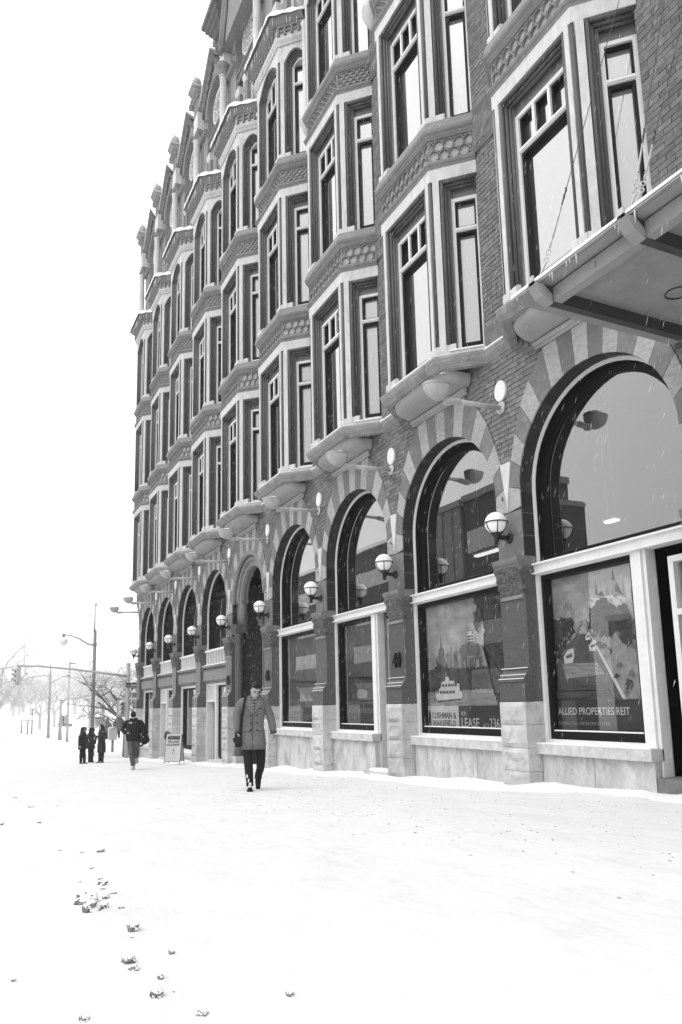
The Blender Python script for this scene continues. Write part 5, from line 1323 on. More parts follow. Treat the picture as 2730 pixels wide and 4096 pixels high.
DL = empty('dome_camera', (-31, -.62, gz(-31) + 2.35)); tag(DL, 'small dark dome camera on a bracket from the spiked lamp post', 'camera'); q = MB(); q.sphere((0, 0, 0), .09, 10, 6, (1, 1.2, .7)); q.build('dome', M_IRON, DL); q = MB(); q.tube([(0, 0, .03), (0, -.48, .05)], .015, 5); q.build('bracket', M_POLE, DL)

# ------------------------------------------------------------------ trees
def branch_tree(name, seed, height, spread, levels=4, droop=0.0, trunk_r=.12, base_split=4, lean=(0, 0), first=.25, twig=.35):
    rr = random.Random(seed); tr = MB(); cr = MB()
    def grow(p, d, L, r, lev):
        n = 3; pts = [p]; dd = d.copy(); q = p.copy()
        for k in range(n):
            dd = (dd + Vector((rr.uniform(-.22, .22), rr.uniform(-.22, .22), rr.uniform(-.12, .12) - droop * (.35 + .25 * lev) * (1 if lev > 0 else 0)))).normalized()
            q = q + dd * L / n; pts.append(q.copy())
        (tr if lev < 2 else cr).tube(pts, [r, r * .8, r * .62, r * .45], 6 if lev < 1 else 4 if lev < 2 else 3, cap=False)
        if lev >= levels: return
        nb = rr.randint(3, 4) if lev < levels - 1 else rr.randint(3, 5)
        for k in range(nb):
            t = rr.uniform(.35 if lev else first + .2, 1); a = pts[min(int(t * n), n - 1)]; b = pts[min(int(t * n) + 1, n)]; o = a + (b - a) * (t * n - int(t * n) if t < 1 else 1)
            side = Vector((rr.uniform(-1, 1), rr.uniform(-1, 1), rr.uniform(-.25, .6))).normalized()
            nd = (dd * .55 + side * spread).normalized()
            grow(o, nd, L * rr.uniform(.5, .78), max(r * .45, .006), lev + 1)
    p0 = Vector((0, 0, -.1)); d0 = Vector((lean[0], lean[1], 1)).normalized()
    q = p0 + d0 * height * first
    tr.tube([p0, p0 + d0 * height * first * .5, q], [trunk_r * 1.25, trunk_r, trunk_r * .9], 8)
    for k in range(base_split):
        a = 2 * pi * (k + rr.random() * .6) / base_split
        grow(q, Vector((cos(a) * spread, sin(a) * spread, .9)).normalized(), height * .36, trunk_r * .6, 0)
    return tr, cr
def tree(x, y, seed, h, label, mt=M_BARK, mc=M_BARK2, **kw):
    tr, cr = branch_tree('tree', seed, h, **kw)
    r = empty('bare_tree', (x, y, gz(x))); tag(r, label, 'tree')
    tr.build('trunk', mt, r); c = cr.build('crown', mc, r); return r
M_BARKD = mat('dark_bark', .09, .9, var=.4, scale=5)
tree(-30.2, .55, 5, 6.6, 'bare dark tree spreading its branches behind the building corner', spread=.95, levels=4, base_split=6, trunk_r=.13, first=.2, mt=M_BARKD, mc=M_BARKD)
tree(-29.2, .1, 15, 3.6, 'low snowy bare tree with drooping branches behind the mast', spread=1.2, levels=4, base_split=6, trunk_r=.08, first=.35, droop=.12, mc=M_BARK)
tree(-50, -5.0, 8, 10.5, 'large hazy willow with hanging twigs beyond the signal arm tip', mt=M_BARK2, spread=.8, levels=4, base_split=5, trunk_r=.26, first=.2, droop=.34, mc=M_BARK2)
far_ = MB(); rr = random.Random(4)
for k in range(9):
    tr, cr = branch_tree('t', 40 + k, 9.5, .7, levels=3, trunk_r=.2, base_split=5, first=.18)
    for j in range(16):
        X = rr.uniform(-420, -300); Y = rr.uniform(-40, 190); sc = rr.uniform(2.0, 3.3); a = rr.uniform(0, 6.28); ca, sa = cos(a), sin(a)
        for src in (tr, cr):
            o0 = len(far_.v); far_.v += [(X + (x * ca - y * sa) * sc, Y + (x * sa + y * ca) * sc, gz(X) + z * sc) for x, y, z in src.v]; far_.f += [[o0 + i for i in f] for f in src.f]
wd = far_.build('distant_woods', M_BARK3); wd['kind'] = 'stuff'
for k, (X, Y, sc, lb) in enumerate(((-88, 1.2, 1.0, 'first pale bare tree behind the signs across the crossing'), (-92, -3.4, 1.1, 'pale bare tree between the park lamps and the willow'), (-86, 6.5, 1.0, 'pale bare tree behind the mail relay box'), (-98, 3.8, 1.2, 'pale bare tree behind the faint signal pole'))):
    tr, cr = branch_tree('t', 60 + k, 7.2 * sc, .75, levels=3, trunk_r=.16, base_split=5, first=.22)
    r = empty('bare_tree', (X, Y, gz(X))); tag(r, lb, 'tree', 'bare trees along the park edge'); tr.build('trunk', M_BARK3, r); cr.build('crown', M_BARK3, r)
# ploughed snow banks
def bank(X, Y, lx, ly, hh, seed):
    q = MB(); rr = random.Random(seed); nx, ny = 26, 16
    for j in range(ny + 1):
        for i in range(nx + 1):
            u, v = i / nx * 2 - 1, j / ny * 2 - 1; e = max(0, 1 - u * u) * max(0, 1 - v * v)
            x, y = X + u * lx, Y + v * ly
            q.v.append((x, y, gz(x) - .05 + hh * e ** .6 * (.75 + .5 * nz3(x * .9, y * .9, seed) + .35 * nz3(x * 2.6, y * 2.6, seed)) ))
    q.f = [[j * (nx + 1) + i, j * (nx + 1) + i + 1, (j + 1) * (nx + 1) + i + 1, (j + 1) * (nx + 1) + i] for j in range(ny) for i in range(nx)]
    tag(q.build('snow_bank', mat('bank_snow', .80, .85, var=.08, scale=2, bump=.3, bscale=8, dirt=.25, dscale=1.6), smooth=True), kind='structure')
bank(-52, -3.6, 3.5, 3.0, .75, 1); bank(-46, -1.9, 2.2, 1.6, .35, 2); bank(-40, 1.6, 2.5, 1.2, .5, 3); bank(-60, 3, 3, 5, .6, 4)
# a pale tower lost in the snow, and the block across the street that the shop glass mirrors
TW = empty('tower_block', (-1100, 55, gz(-190))); tag(TW, 'tall tower block almost lost in the falling snow above the willow', 'building')
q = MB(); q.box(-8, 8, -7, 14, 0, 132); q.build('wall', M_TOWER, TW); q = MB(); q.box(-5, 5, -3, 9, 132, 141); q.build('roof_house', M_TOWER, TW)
for j in range(12):
    q = MB(); q.box(8.0, 8.2, -6, 13, 20 + j * 9, 24 + j * 9); q.build('window_band', M_FLOOD, TW)  # bands nearly as pale as the wall, haze put into their colour
AC = empty('office_block', (-45, -24, 0)); tag(AC, 'flat roofed office block across the street, mirrored in the arched shop glass', 'building')
def ac(name, x0, x1, y0, y1, z0, z1, m, parent=AC): q = MB(); q.box(x0 + 45, x1 + 45, y0 + 24, y1 + 24, z0, z1); return q.build(name, m, parent)
ac('wall', -36.4, -33.4, -26, -22.3, -1, 14.3, M_ACROSS); ac('wall', -33.4, -27.0, -26, -22.5, -1, 14.5, M_ACROSS2); ac('wall', -27.0, -24.6, -25, -22.5, -1, 12.3, M_ACROSS2); ac('wall', -43, -36.4, -34, -23.5, -1, 12.2, M_ACROSS2); ac('wall', -85, -43, -34, -23.5, -1, 14.3, M_ACROSS2)
ac('parapet', -36.6, -33.2, -26, -22.1, 14.3, 14.7, M_ACROSS); ac('parapet', -33.2, -26.8, -26, -22.3, 14.5, 14.9, M_ACROSS); ac('parapet', -26.8, -24.5, -25, -22.3, 12.3, 12.6, M_ACROSS); ac('parapet', -43, -36.6, -34, -23.3, 12.2, 12.5, M_SNOW); ac('parapet', -85, -43, -34, -23.3, 14.3, 14.6, M_SNOW)
for j in range(4):
    ac('window_band', -33.0, -27.4, -22.5, -22.44, 1.6 + j * 3.1, 3.1 + j * 3.1, M_PANE_D); ac('window_band', -80, -44, -23.5, -23.44, 1.4 + j * 3.2, 2.8 + j * 3.2, M_PANE_D)
for x in (-35.6, -34.4): ac('pilaster', x - .1, x + .1, -22.3, -22.2, -1, 14.2, M_ACROSS)
ac('low_wing', -22.4, 16, -34, -24, -1, 5.2, M_ACROSS); ac('parapet', -22.4, 16, -34, -23.8, 5.2, 5.5, M_SNOW)
for j in range(9): ac('window', -20 + j * 3.8, -17.6 + j * 3.8, -24, -23.95, 1.2, 3.6, M_PANE_D)

# ------------------------------------------------------------------ lumps of ice and ploughed snow along the kerb
def lump(name, x, y, sx, sy, sz, seed, dark=.5):
    """a half buried clod: gritty ice with fresh snow lying over its top and running out into the ground"""
    def blob(k, cut, lift):
        bm = bmesh.new(); bmesh.ops.create_icosphere(bm, subdivisions=3, radius=1)
        for v in bm.verts:
            c = v.co.copy(); d = 1 + .6 * nz3(c.x * 1.5 + seed, c.y * 1.5, c.z * 1.5 + seed) + .38 * nz3(c.x * 3.7 + seed, c.y * 3.7, c.z * 3.7) + .18 * nz3(c.x * 8, c.y * 8 + seed, c.z * 8)
            v.co = Vector((c.x * sx * d * k, c.y * sy * d * k, c.z * sz * d * k + lift))
        me = bpy.data.meshes.new(name); bm.to_mesh(me); bm.free(); return me
    o = place(name, blob(1, 0, 0), M_GRIT, None, (x, y, gz(x) + gbump(x, y) + sz * .2))
    c = place('snow_cap', blob(.93, 0, sz * .34), M_SNOW, o, (-sx * .06, sy * .12, 0)); c.data.polygons.foreach_set('use_smooth', [True] * len(c.data.polygons))
    return o
LUMPS = [(4.15, -6.18, .047, .034, 'biggest dark gritty ice lump at the front of the cluster in the snow'), (3.92, -6.17, .056, .036, 'snow covered mound at the back of the ice cluster, largest of it'), (4.13, -6.11, .024, .017, 'small dark lump joined to the right side of the biggest ice lump'),
         (3.94, -6.20, .022, .014, 'small dark lump at the left foot of the snow covered mound'), (3.88, -6.06, .022, .014, 'lone dark lump just right of the snow covered mound'), (3.42, -6.01, .030, .018, 'dark topped lump just beyond the ice cluster'), (4.72, -6.08, .032, .024, 'smooth white snow mound alone in front of the ice cluster'),
         (2.06, -5.81, .038, .017, 'pale broken slab of snow well beyond the ice cluster'), (5.20, -6.19, .030, .016, 'slanting snow crust with a dark lower edge'), (5.63, -6.18, .026, .015, 'flat dark edged crust nearest the bottom of the picture'), (5.86, -6.09, .020, .008, 'thin flat crust at the bottom, right of the dark edged one'),
         (5.86, -5.80, .014, .011, 'single small lump alone to the right on the smooth snow')]
for k, (x, y, a, b, lb) in enumerate(LUMPS): tag(lump('ice_lump', x, y, a, a * .8, b, k * 3.7 + 1), lb, 'ice lump', 'ice lumps along the buried kerb')
rr = random.Random(9)
for x, y, a, b in [(3.22, -5.99, .015, .009), (3.58, -6.03, .017, .007), (4.85, -6.11, .009, .004), (5.31, -6.19, .020, .011), (5.46, -6.13, .012, .012), (5.17, -6.02, .014, .012), (5.62, -6.12, .005, .003), (4.20, -6.04, .015, .009), (5.18, -6.59, .010, .007), (5.70, -6.42, .019, .010), (3.75, -6.0, .02, .006), (-2.97, -5.93, .047, .011), (-.65, -6.02, .027, .015), (-.84, -6.38, .027, .018), (2.79, -5.98, .015, .008), (3.24, -6.11, .010, .006), (1.84, -6.08, .013, .005), (2.04, -5.94, .018, .006), (-2.70, -5.63, .022, .008), (-5.2, -6.0, .03, .012)]:
    tag(lump('ice_lump', x, y, a, a * .8, b, rr.uniform(0, 90)), ('little dirty ice crumb far along the buried kerb towards the walking men' if x < 0 else 'little crumb of dirty ice close around the big ice cluster' if x < 4.4 else 'little crumb of dirty ice in the trail in front of the ice cluster'), 'ice lump', ('far ice crumbs' if x < 0 else 'ice crumbs round the cluster' if x < 4.4 else 'ice crumbs in the near trail'))

# ------------------------------------------------------------------ people
def skin_verts(joints, edges, root, sub=1):
    """one continuous skin grown over a skeleton of joints {name: (x, y, z, radius)}"""
    me = bpy.data.meshes.new('skeleton'); names = list(joints)
    me.from_pydata([joints[n][:3] for n in names], [(names.index(a), names.index(b)) for a, b in edges], [])
    o = bpy.data.objects.new('skeleton', me); COL.objects.link(o)
    sk = o.modifiers.new('skin', 'SKIN'); sk.use_smooth_shade = True
    for n, d in zip(names, me.skin_vertices[0].data):
        r = joints[n][3]; d.radius = (r, r) if not isinstance(r, tuple) else r; d.use_root = (n == root)
    sb = o.modifiers.new('sub', 'SUBSURF'); sb.levels = sub; sb.render_levels = sub
    ev = o.evaluated_get(bpy.context.evaluated_depsgraph_get()); m2 = ev.to_mesh()
    V = [tuple(v.co) for v in m2.vertices]; F = [tuple(p.vertices) for p in m2.polygons]
    ev.to_mesh_clear(); bpy.data.objects.remove(o); return V, F
def add_geo(q, V, F): o0 = len(q.v); q.v += V; q.f += [[o0 + i for i in f] for f in F]
HL = [(-.118, .028, .055, .02), (-.108, .045, .075, .045), (-.085, .056, .083, .065), (-.055, .064, .086, .085), (-.025, .069, .086, .096), (.0, .0715, .082, .1), (.02, .0735, .082, .102), (.045, .076, .088, .104), (.075, .0755, .083, .102), (.10, .066, .068, .088), (.118, .045, .045, .06), (.126, .015, .015, .02)]
def head_geo(xf, scale=1.0):
    q = MB(); R = []; n = 28
    for z, hw, fr, bk in HL:
        ring = []
        for k in range(n):
            a = 2 * pi * k / n; x = hw * cos(a); sy = sin(a)
            y = (-fr if sy < 0 else bk) * abs(sy) ** (.85 if sy < 0 else 1)
            if sy < 0:
                fx = x / .07
                if abs(x) < .022 and -.04 < z < .045: y -= .026 * (1 - abs(x) / .022) ** .7 * (1 - (z + .04) / .085) ** .6   # nose
                if .01 < abs(x) < .05 and .0 <= z <= .03: y += .009                                                       # eye sockets
                if abs(x) < .05 and .035 < z < .06: y -= .004
                if abs(x) < .03 and -.065 < z < -.05: y -= .005
            ring.append((x, y, z))
        R.append(ring)
    q.T = lambda x, y, z: xf(x * scale, y * scale, z * scale); q.rings(R)
    for sg in (1, -1):                                                    # ears
        q.rings([[(sg * (.070 + d), .012 + r * .7 * cos(a), .002 + r * 1.1 * sin(a)) for a in [2 * pi * k / 10 for k in range(10)]] for r, d in ((.02, -.004), (.027, .006), (.024, .012), (.01, .008))])
    return q
def frame(origin, pitch, yaw, roll=0.0):
    M = Matrix.Translation(Vector(origin)) @ Matrix.Rotation(yaw, 4, 'Z') @ Matrix.Rotation(roll, 4, 'Y') @ Matrix.Rotation(pitch, 4, 'X')
    return lambda x, y, z: tuple(M @ Vector((x, y, z)))
def hand_joints(J, E, pre, wrist, d, side, out, curl=.5, sc=1.0):
    """palm, four unequal bent fingers and a thumb from the side of the palm; d = along the hand, side = towards the thumb, out = palm normal"""
    d, side, out = Vector(d).normalized(), Vector(side).normalized(), Vector(out).normalized(); wv = Vector(wrist)
    J[pre + 'palm'] = tuple(wv + d * .05 * sc) + (.026 * sc,); E.append((pre + 'wrist', pre + 'palm'))
    FG = []
    for k, (off, L) in enumerate(((.028, .075), (.010, .085), (-.010, .078), (-.027, .06))):
        b = wv + d * .085 * sc + side * off * sc; c1 = b + (d * (1 - curl * .5) + out * curl).normalized() * L * .5 * sc; c2 = c1 + (d * (1 - curl) + out * curl * 1.4).normalized() * L * .5 * sc
        FG.append([b - d * .03 * sc, b, c1, c2])
    t0 = wv + d * .03 * sc + side * .025 * sc; t1 = t0 + (d * .6 + side * .8).normalized() * .04 * sc; t2 = t1 + (d * .9 + side * .2 + out * .3).normalized() * .035 * sc
    FG.append([t0 - side * .015 * sc, t0, t1, t2])
    return FG
def loft(q, rings_, n=24, pw=.8):
    R = []
    for z, cx_, cy_, hw, hd in rings_:
        R.append([(cx_ + hw * abs(cos(a)) ** pw * (1 if cos(a) > 0 else -1), cy_ + hd * abs(sin(a)) ** pw * (1 if sin(a) > 0 else -1), z) for a in [2 * pi * k / n for k in range(n)]])
    q.rings(R)
def wrinkle(q, amp, f, seed=0):
    q.v = [(x + amp * nz3(x * f, y * f + seed, z * f * .6), y + amp * nz3(x * f + 9, y * f, z * f * .6 + seed), z) for x, y, z in q.v]
TOVIEW = radians(70.6)

# the man in the tweed overcoat
MAN = empty('person', (-3.04, -2.77, gz(-3.04) + .01), TOVIEW)
MAN.scale = (.90,) * 3; tag(MAN, 'man in a grey double breasted overcoat and checked scarf walking through the snow looking down', 'person')
J = dict(pelvis=(.01, .02, .93, (.15, .11)), spine=(.01, .01, 1.15, (.14, .10)), chest=(.015, .0, 1.38, (.16, .10)), neck=(.02, -.045, 1.54, .055), skull=(.045, -.10, 1.62, .05),
         shl=(-.17, .0, 1.49, .06), ell=(-.265, .04, 1.22, .045), lwrist=(-.245, -.05, .95, .028), shr=(.19, .0, 1.49, .06), elr=(.30, .03, 1.23, .045), rwrist=(.355, -.02, .95, .028),
         hipl=(-.085, .02, .86, .085), knl=(-.075, -.08, .50, .06), anl=(-.045, -.13, .10, .042), tol=(-.05, -.25, .045, .036), hipr=(.10, .02, .86, .085), knr=(.135, .0, .50, .06), anr=(.085, .33, .20, .042), tor=(.085, .25, .06, .036))
E_ = [('pelvis', 'spine'), ('spine', 'chest'), ('chest', 'neck'), ('neck', 'skull'), ('chest', 'shl'), ('shl', 'ell'), ('ell', 'lwrist'), ('chest', 'shr'), ('shr', 'elr'), ('elr', 'rwrist'), ('pelvis', 'hipl'), ('hipl', 'knl'), ('knl', 'anl'), ('anl', 'tol'), ('pelvis', 'hipr'), ('hipr', 'knr'), ('knr', 'anr'), ('anr', 'tor')]
FG = hand_joints(J, E_, 'l', J['lwrist'][:3], (-.05, -.35, -.9), (.5, -.8, .1), (.8, .3, -.2), .75) + hand_joints(J, E_, 'r', J['rwrist'][:3], (.1, -.2, -1), (-.45, -.85, .1), (-.8, .3, 0), .4)
V, F = skin_verts(J, E_, 'pelvis', 2)
q = MB(); add_geo(q, V, F)
for fg in FG: q.tube(fg, [.012, .0095, .0085, .006], 7)
HX = frame((.05, -.125, 1.655), radians(31), radians(16), radians(4))
hq = head_geo(HX); add_geo(q, hq.v, hq.f)
q.build('body', M_SKIN, MAN, smooth=True)
q = MB(); q.T = HX; R = []                                                # hair: full on top, short at the sides
for z, hw, fr, bk in [(-.035, .066, -.035, .096), (-.01, .0745, -.02, .104), (.02, .078, -.01, .108), (.05, .080, .0, .111), (.075, .081, .03, .112), (.092, .083, .083, .112), (.115, .080, .098, .108), (.14, .066, .092, .092), (.158, .036, .055, .05), (.165, .01, .015, .015)]:
    ring = []
    for k in range(36):
        a = 2 * pi * k / 36; sy = sin(a); x = hw * cos(a); y = (-fr if sy < 0 else bk) * abs(sy) ** .8
        d = .016 * nz3(x * 45, y * 45, z * 30) + .008 * nz3(x * 110, y * 110, z * 60); top_ = max(0, (z - .07) / .08)
        ring.append((x * (1 + d * 4), y + d - .004 * top_, z + top_ * (.018 * nz3(x * 26 + 4, y * 30, 2) - .016 * (x / .08) + .010 * max(0, -y / .09))))
    R.append(ring)
q.rings(R); q.build('hair', M_HAIR, MAN, smooth=True)
q = MB(); q.T = HX
for sg in (1, -1): q.tube([(sg * .014, -.086, .031), (sg * .034, -.083, .037), (sg * .054, -.068, .030)], [.004, .0055, .003], 5)
q.build('eyebrows', M_HAIR, MAN)
for sg in (1, -1):
    q = MB(); q.T = HX; q.sphere((sg * .031, -.070, .012), .012, 10, 6, (1.2, .7, .75)); q.build('eye', M_REFL, MAN, smooth=True)
    q = MB(); q.T = HX; q.sphere((sg * .031, -.079, .010), .0058, 8, 5, (1, .5, 1)); q.box(sg * .031 - .017, sg * .031 + .017, -.083, -.075, .015, .0205); q.build('iris_and_lid', M_HAIR, MAN)
q = MB(); q.T = HX; q.tube([(-.024, -.079, -.062), (-.010, -.089, -.058), (0, -.091, -.060), (.010, -.089, -.058), (.024, -.079, -.062)], [.003, .006, .006, .006, .003], 6); q.build('mouth', M_LIP, MAN, smooth=True)
COAT = [(.675, .015, .02, .215, .172), (.80, .012, .018, .212, .168), (.95, .01, .015, .205, .155), (1.08, .01, .015, .190, .135), (1.2, .012, .01, .196, .136), (1.33, .015, .0, .212, .14), (1.44, .015, -.005, .222, .128), (1.50, .015, -.005, .215, .112), (1.545, .015, -.01, .165, .095), (1.575, .02, -.015, .105, .085)]
def coat_front(x, z):
    for a, b in zip(COAT, COAT[1:]):
        if a[0] <= z <= b[0]:
            t = (z - a[0]) / (b[0] - a[0]); cx_, cy_, hw, hd = [a[i] + (b[i] - a[i]) * t for i in (1, 2, 3, 4)]
            c = min(.98, abs((x - cx_) / hw)); c = c ** (1 / .8); return cy_ - hd * sqrt(1 - c * c) ** .8
    return -.1
q = MB(); loft(q, COAT, 36)
SLV = (([(-.10, -.003, 1.495), (-.165, -.002, 1.485), (-.205, .006, 1.435), (-.235, .02, 1.34), (-.262, .04, 1.22), (-.262, .0, 1.08), (-.248, -.045, .955)], [.055, .072, .078, .074, .068, .06, .054]), ([(.13, -.003, 1.495), (.19, -.002, 1.485), (.228, .006, 1.435), (.262, .018, 1.34), (.300, .03, 1.23), (.335, .005, 1.08), (.357, -.018, .945)], [.055, .072, .078, .074, .068, .060, .054]))
for P_, r_ in SLV: q.tube(P_, r_, 14)
wrinkle(q, .008, 17); wrinkle(q, .014, 8, 4); coat = q.build('overcoat', M_COAT, MAN, smooth=True)
M_SEAM = mat('coat_shadow_seam', .04, .9); M_LAPEL = mat('coat_lapel', .165, .9, var=.3, scale=160, detail=2, bump=.3, bscale=200)
def on_coat(name, pts, m, lift=.006, th=.006):
    q = MB(); fr = [(x, coat_front(x, z) - lift, z) for x, z in pts]; n = len(fr); A = [q.p(*p) for p in fr]; B = [q.p(x, y + lift + th, z) for x, y, z in fr]
    q.f.append(A)
    for i in range(n): q.f.append([A[i], B[i], B[(i + 1) % n], A[(i + 1) % n]])
    return q.build(name, m, coat)
on_coat('lapel', [(-.055, 1.565), (-.10, 1.50), (-.135, 1.43), (-.10, 1.41), (-.06, 1.34), (.0, 1.265), (.014, 1.30), (-.012, 1.42), (-.035, 1.53)], M_LAPEL, .024)
on_coat('lapel', [(.10, 1.565), (.14, 1.50), (.165, 1.43), (.135, 1.41), (.10, 1.36), (.005, 1.262), (.022, 1.31), (.055, 1.42), (.082, 1.53)], M_LAPEL, .026)
on_coat('front_edge', [(-.012, 1.27), (-.004, 1.27), (-.002, 1.0), (.004, .68), (-.006, .68), (-.012, 1.0)], M_SEAM, .008)
for sg, x in ((-1, -.105), (1, .115)): on_coat('pocket_flap', [(x - .055, 1.035), (x + .05, 1.03), (x + .05, .985), (x - .055, .99)], M_LAPEL, .01); on_coat('pocket_edge', [(x - .055, .989), (x + .05, .984), (x + .05, .977), (x - .055, .982)], M_SEAM, .006)
on_coat('breast_pocket', [(.10, 1.36), (.165, 1.365), (.165, 1.35), (.10, 1.345)], M_SEAM, .007)
for z in (1.245, 1.12, .995):
    for x in (-.035, .075):
        q = MB(); y = coat_front(x, z); q.rings([[(x + r * cos(a), y - d, z + r * sin(a)) for a in [2 * pi * k / 12 for k in range(12)]] for r, d in ((.013, .0), (.013, .010), (.008, .012))]); q.build('button', M_BLACK, coat)
for P_, r_ in SLV:
    q = MB(); a, b = Vector(P_[-2]), Vector(P_[-1]); d = (b - a).normalized(); q.tube([b - d * .008, b + d * .012], [.0575, .0575], 14); q.build('cuff', M_SEAM, coat)
M_SCARF = mat('scarf_check', .20, .9, var=.1); n_ = M_SCARF.node_tree
ck = n_.nodes.new('ShaderNodeTexBrick'); ck.offset = 0.0; ck.inputs['Color1'].default_value = g(.27); ck.inputs['Color2'].default_value = g(.20); ck.inputs['Mortar'].default_value = g(.03); ck.inputs['Scale'].default_value = 1.0; ck.inputs['Brick Width'].default_value = .055; ck.inputs['Row Height'].default_value = .05; ck.inputs['Mortar Size'].default_value = .007
tcx = n_.nodes.new('ShaderNodeTexCoord'); mpx = n_.nodes.new('ShaderNodeMapping'); mpx.inputs['Rotation'].default_value = (radians(90), radians(12), 0); n_.links.new(tcx.outputs['Object'], mpx.inputs[0]); n_.links.new(mpx.outputs[0], ck.inputs['Vector']); n_.links.new(ck.outputs[0], n_.nodes['Principled BSDF'].inputs['Base Color'])
q = MB(); loft(q, [(1.50, .02, -.03, .085, .075), (1.54, .02, -.035, .088, .078), (1.58, .025, -.04, .083, .074), (1.615, .03, -.045, .070, .066)], 20)
R = []
for z, cx_, hw, o_ in ((1.56, -.015, .042, .030), (1.48, -.005, .042, .022), (1.40, .012, .032, .012), (1.34, .018, .020, .006), (1.31, .018, .010, .003)): y = coat_front(cx_, z) if z < 1.55 else -.12; R.append([(cx_ - hw, y - o_ + .02, z), (cx_ - hw * .4, y - o_, z), (cx_ + hw * .5, y - o_, z), (cx_ + hw, y - o_ + .02, z)])
q.rings(R, closed=False, cap=False)
R = []
for z, cx_, hw, o_ in ((1.56, .075, .032, .028), (1.48, .062, .030, .018), (1.40, .046, .022, .008), (1.34, .032, .014, .004)): y = coat_front(cx_, z) if z < 1.55 else -.12; R.append([(cx_ - hw, y - o_, z), (cx_, y - o_ - .006, z), (cx_ + hw, y - o_ + .01, z)])
q.rings(R, closed=False, cap=False); wrinkle(q, .005, 20, 3); q.build('scarf', M_SCARF, MAN, smooth=True)
q = MB()
q.tube([(-.075, .02, .92), (-.085, .01, .78), (-.085, -.05, .60), (-.075, -.085, .48), (-.062, -.11, .30), (-.05, -.125, .14), (-.048, -.135, .075)], [.105, .098, .085, .077, .068, .064, .066], 14)
q.tube([(.10, .02, .92), (.115, .01, .78), (.135, .01, .62), (.14, .02, .48), (.125, .14, .33), (.10, .27, .22), (.095, .31, .165)], [.105, .098, .085, .078, .068, .062, .064], 14)
loft(q, [(.86, .012, .02, .165, .11), (.98, .012, .02, .165, .11)], 16); wrinkle(q, .012, 11, 5); tro = q.build('trousers', M_CLOTH, MAN, smooth=True)
q = MB(); q.sphere((-.095, -.172, .24), .018, 8, 5, (.7, .4, 1.7)); q.sphere((-.07, -.178, .165), .022, 8, 5, (.6, .4, 1.9)); q.sphere((-.045, -.19, .115), .024, 8, 5, (1, .4, 1.0)); wrinkle(q, .006, 60, 2); q.build('clinging_snow', M_SNOW, tro, smooth=True)
for px, py, pz, rt in ((-.05, -.20, .04, 0), (.09, .27, .08, -.7)):
    q = MB(); MM = Matrix.Translation((px, py, pz)) @ Matrix.Rotation(rt, 4, 'X'); q.T = lambda x, y, z, MM=MM: tuple(MM @ Vector((x, y, z)))
    R = []
    for y, hw, zt in ((.13, .025, .06), (.11, .038, .10), (.05, .042, .10), (-.02, .046, .085), (-.08, .052, .07), (-.12, .050, .064), (-.145, .040, .052), (-.158, .022, .035)): R.append([(hw * cos(a), y, -.035 + zt * max(0, sin(a)) + .0) for a in [2 * pi * k / 12 for k in range(12)]])
    q.rings(R); sh = q.build('shoe', M_BLACK, MAN, smooth=True)
    if py < 0: q = MB(); q.sphere((px, py - .06, .078), .030, 9, 5, (1, 1.3, .35)); q.build('toe_snow', M_SNOW, sh, smooth=True)
BAG = empty('shoulder_bag', (-3.04, -2.77, gz(-3.04) + .01), TOVIEW); BAG.scale = (.90,) * 3; tag(BAG, 'dark shoulder bag', 'bag'); BAG['label'] = 'dark shoulder bag on a wide black strap at the side of the overcoat man'
q = MB(); q.rings([[(-.30, -.06, z0), (-.21, -.09, z0), (-.19, .20, z0), (-.28, .22, z0)] for z0 in (.72, .99)]); q.build('bag_body', M_CLOTH, BAG)
q = MB(); q.rings([[(-.335, -.13, .86 + d), (-.19, -.15, .90 + d), (-.175, -.155, .74 + d), (-.25, -.15, .77 + d), (-.32, -.13, .80 + d)] for d in (0, .012)]); q.build('bag_flap', M_JACKET, BAG)
q = MB(); SP = [(-.115, .06, 1.575), (-.115, -.03, 1.60), (-.12, -.105, 1.555), (-.145, -.15, 1.44), (-.165, -.165, 1.30), (-.185, -.165, 1.15), (-.20, -.14, 1.0)]
for a, b in zip(SP, SP[1:]): q.face([(a[0] - .022, a[1] - .004, a[2]), (a[0] + .022, a[1] - .012, a[2]), (b[0] + .022, b[1] - .012, b[2]), (b[0] - .022, b[1] - .004, b[2])])
q.v += [(x, y + .006, z) for x, y, z in q.v]; n0 = len(q.v) // 2; q.f += [[n0 + i for i in f] for f in q.f]; q.build('strap', M_BLACK, BAG)

# the man in the dark jacket and knitted cap
FM = empty('person', (-13.66, -2.52, gz(-13.66) + .02), radians(71)); FM.scale = (.877,) * 3; tag(FM, 'man in black striped jacket, knitted cap and pale boots walking with his head bowed', 'person')
J = dict(pelvis=(.0, .02, .95, (.15, .11)), spine=(.0, .02, 1.15, (.14, .1)), chest=(.0, .0, 1.38, (.17, .1)), neck=(.01, -.06, 1.54, .055), skull=(.01, -.11, 1.64, .05), shl=(-.18, .0, 1.48, .06), ell=(-.29, .0, 1.27, .05), lwrist=(-.16, -.15, 1.13, .03), shr=(.18, .0, 1.48, .06), elr=(.30, .06, 1.24, .05), rwrist=(.30, .02, 1.0, .03), hipl=(-.08, .02, .88, .085), knl=(-.04, -.05, .5, .06), anl=(.03, -.10, .10, .042), tol=(.03, -.22, .04, .04), hipr=(.09, .02, .88, .085), knr=(.10, .10, .52, .06), anr=(.06, .46, .34, .042), tor=(.06, .44, .22, .036))
E_ = [e for e in E_ if e[1] not in ('lpalm', 'rpalm')]
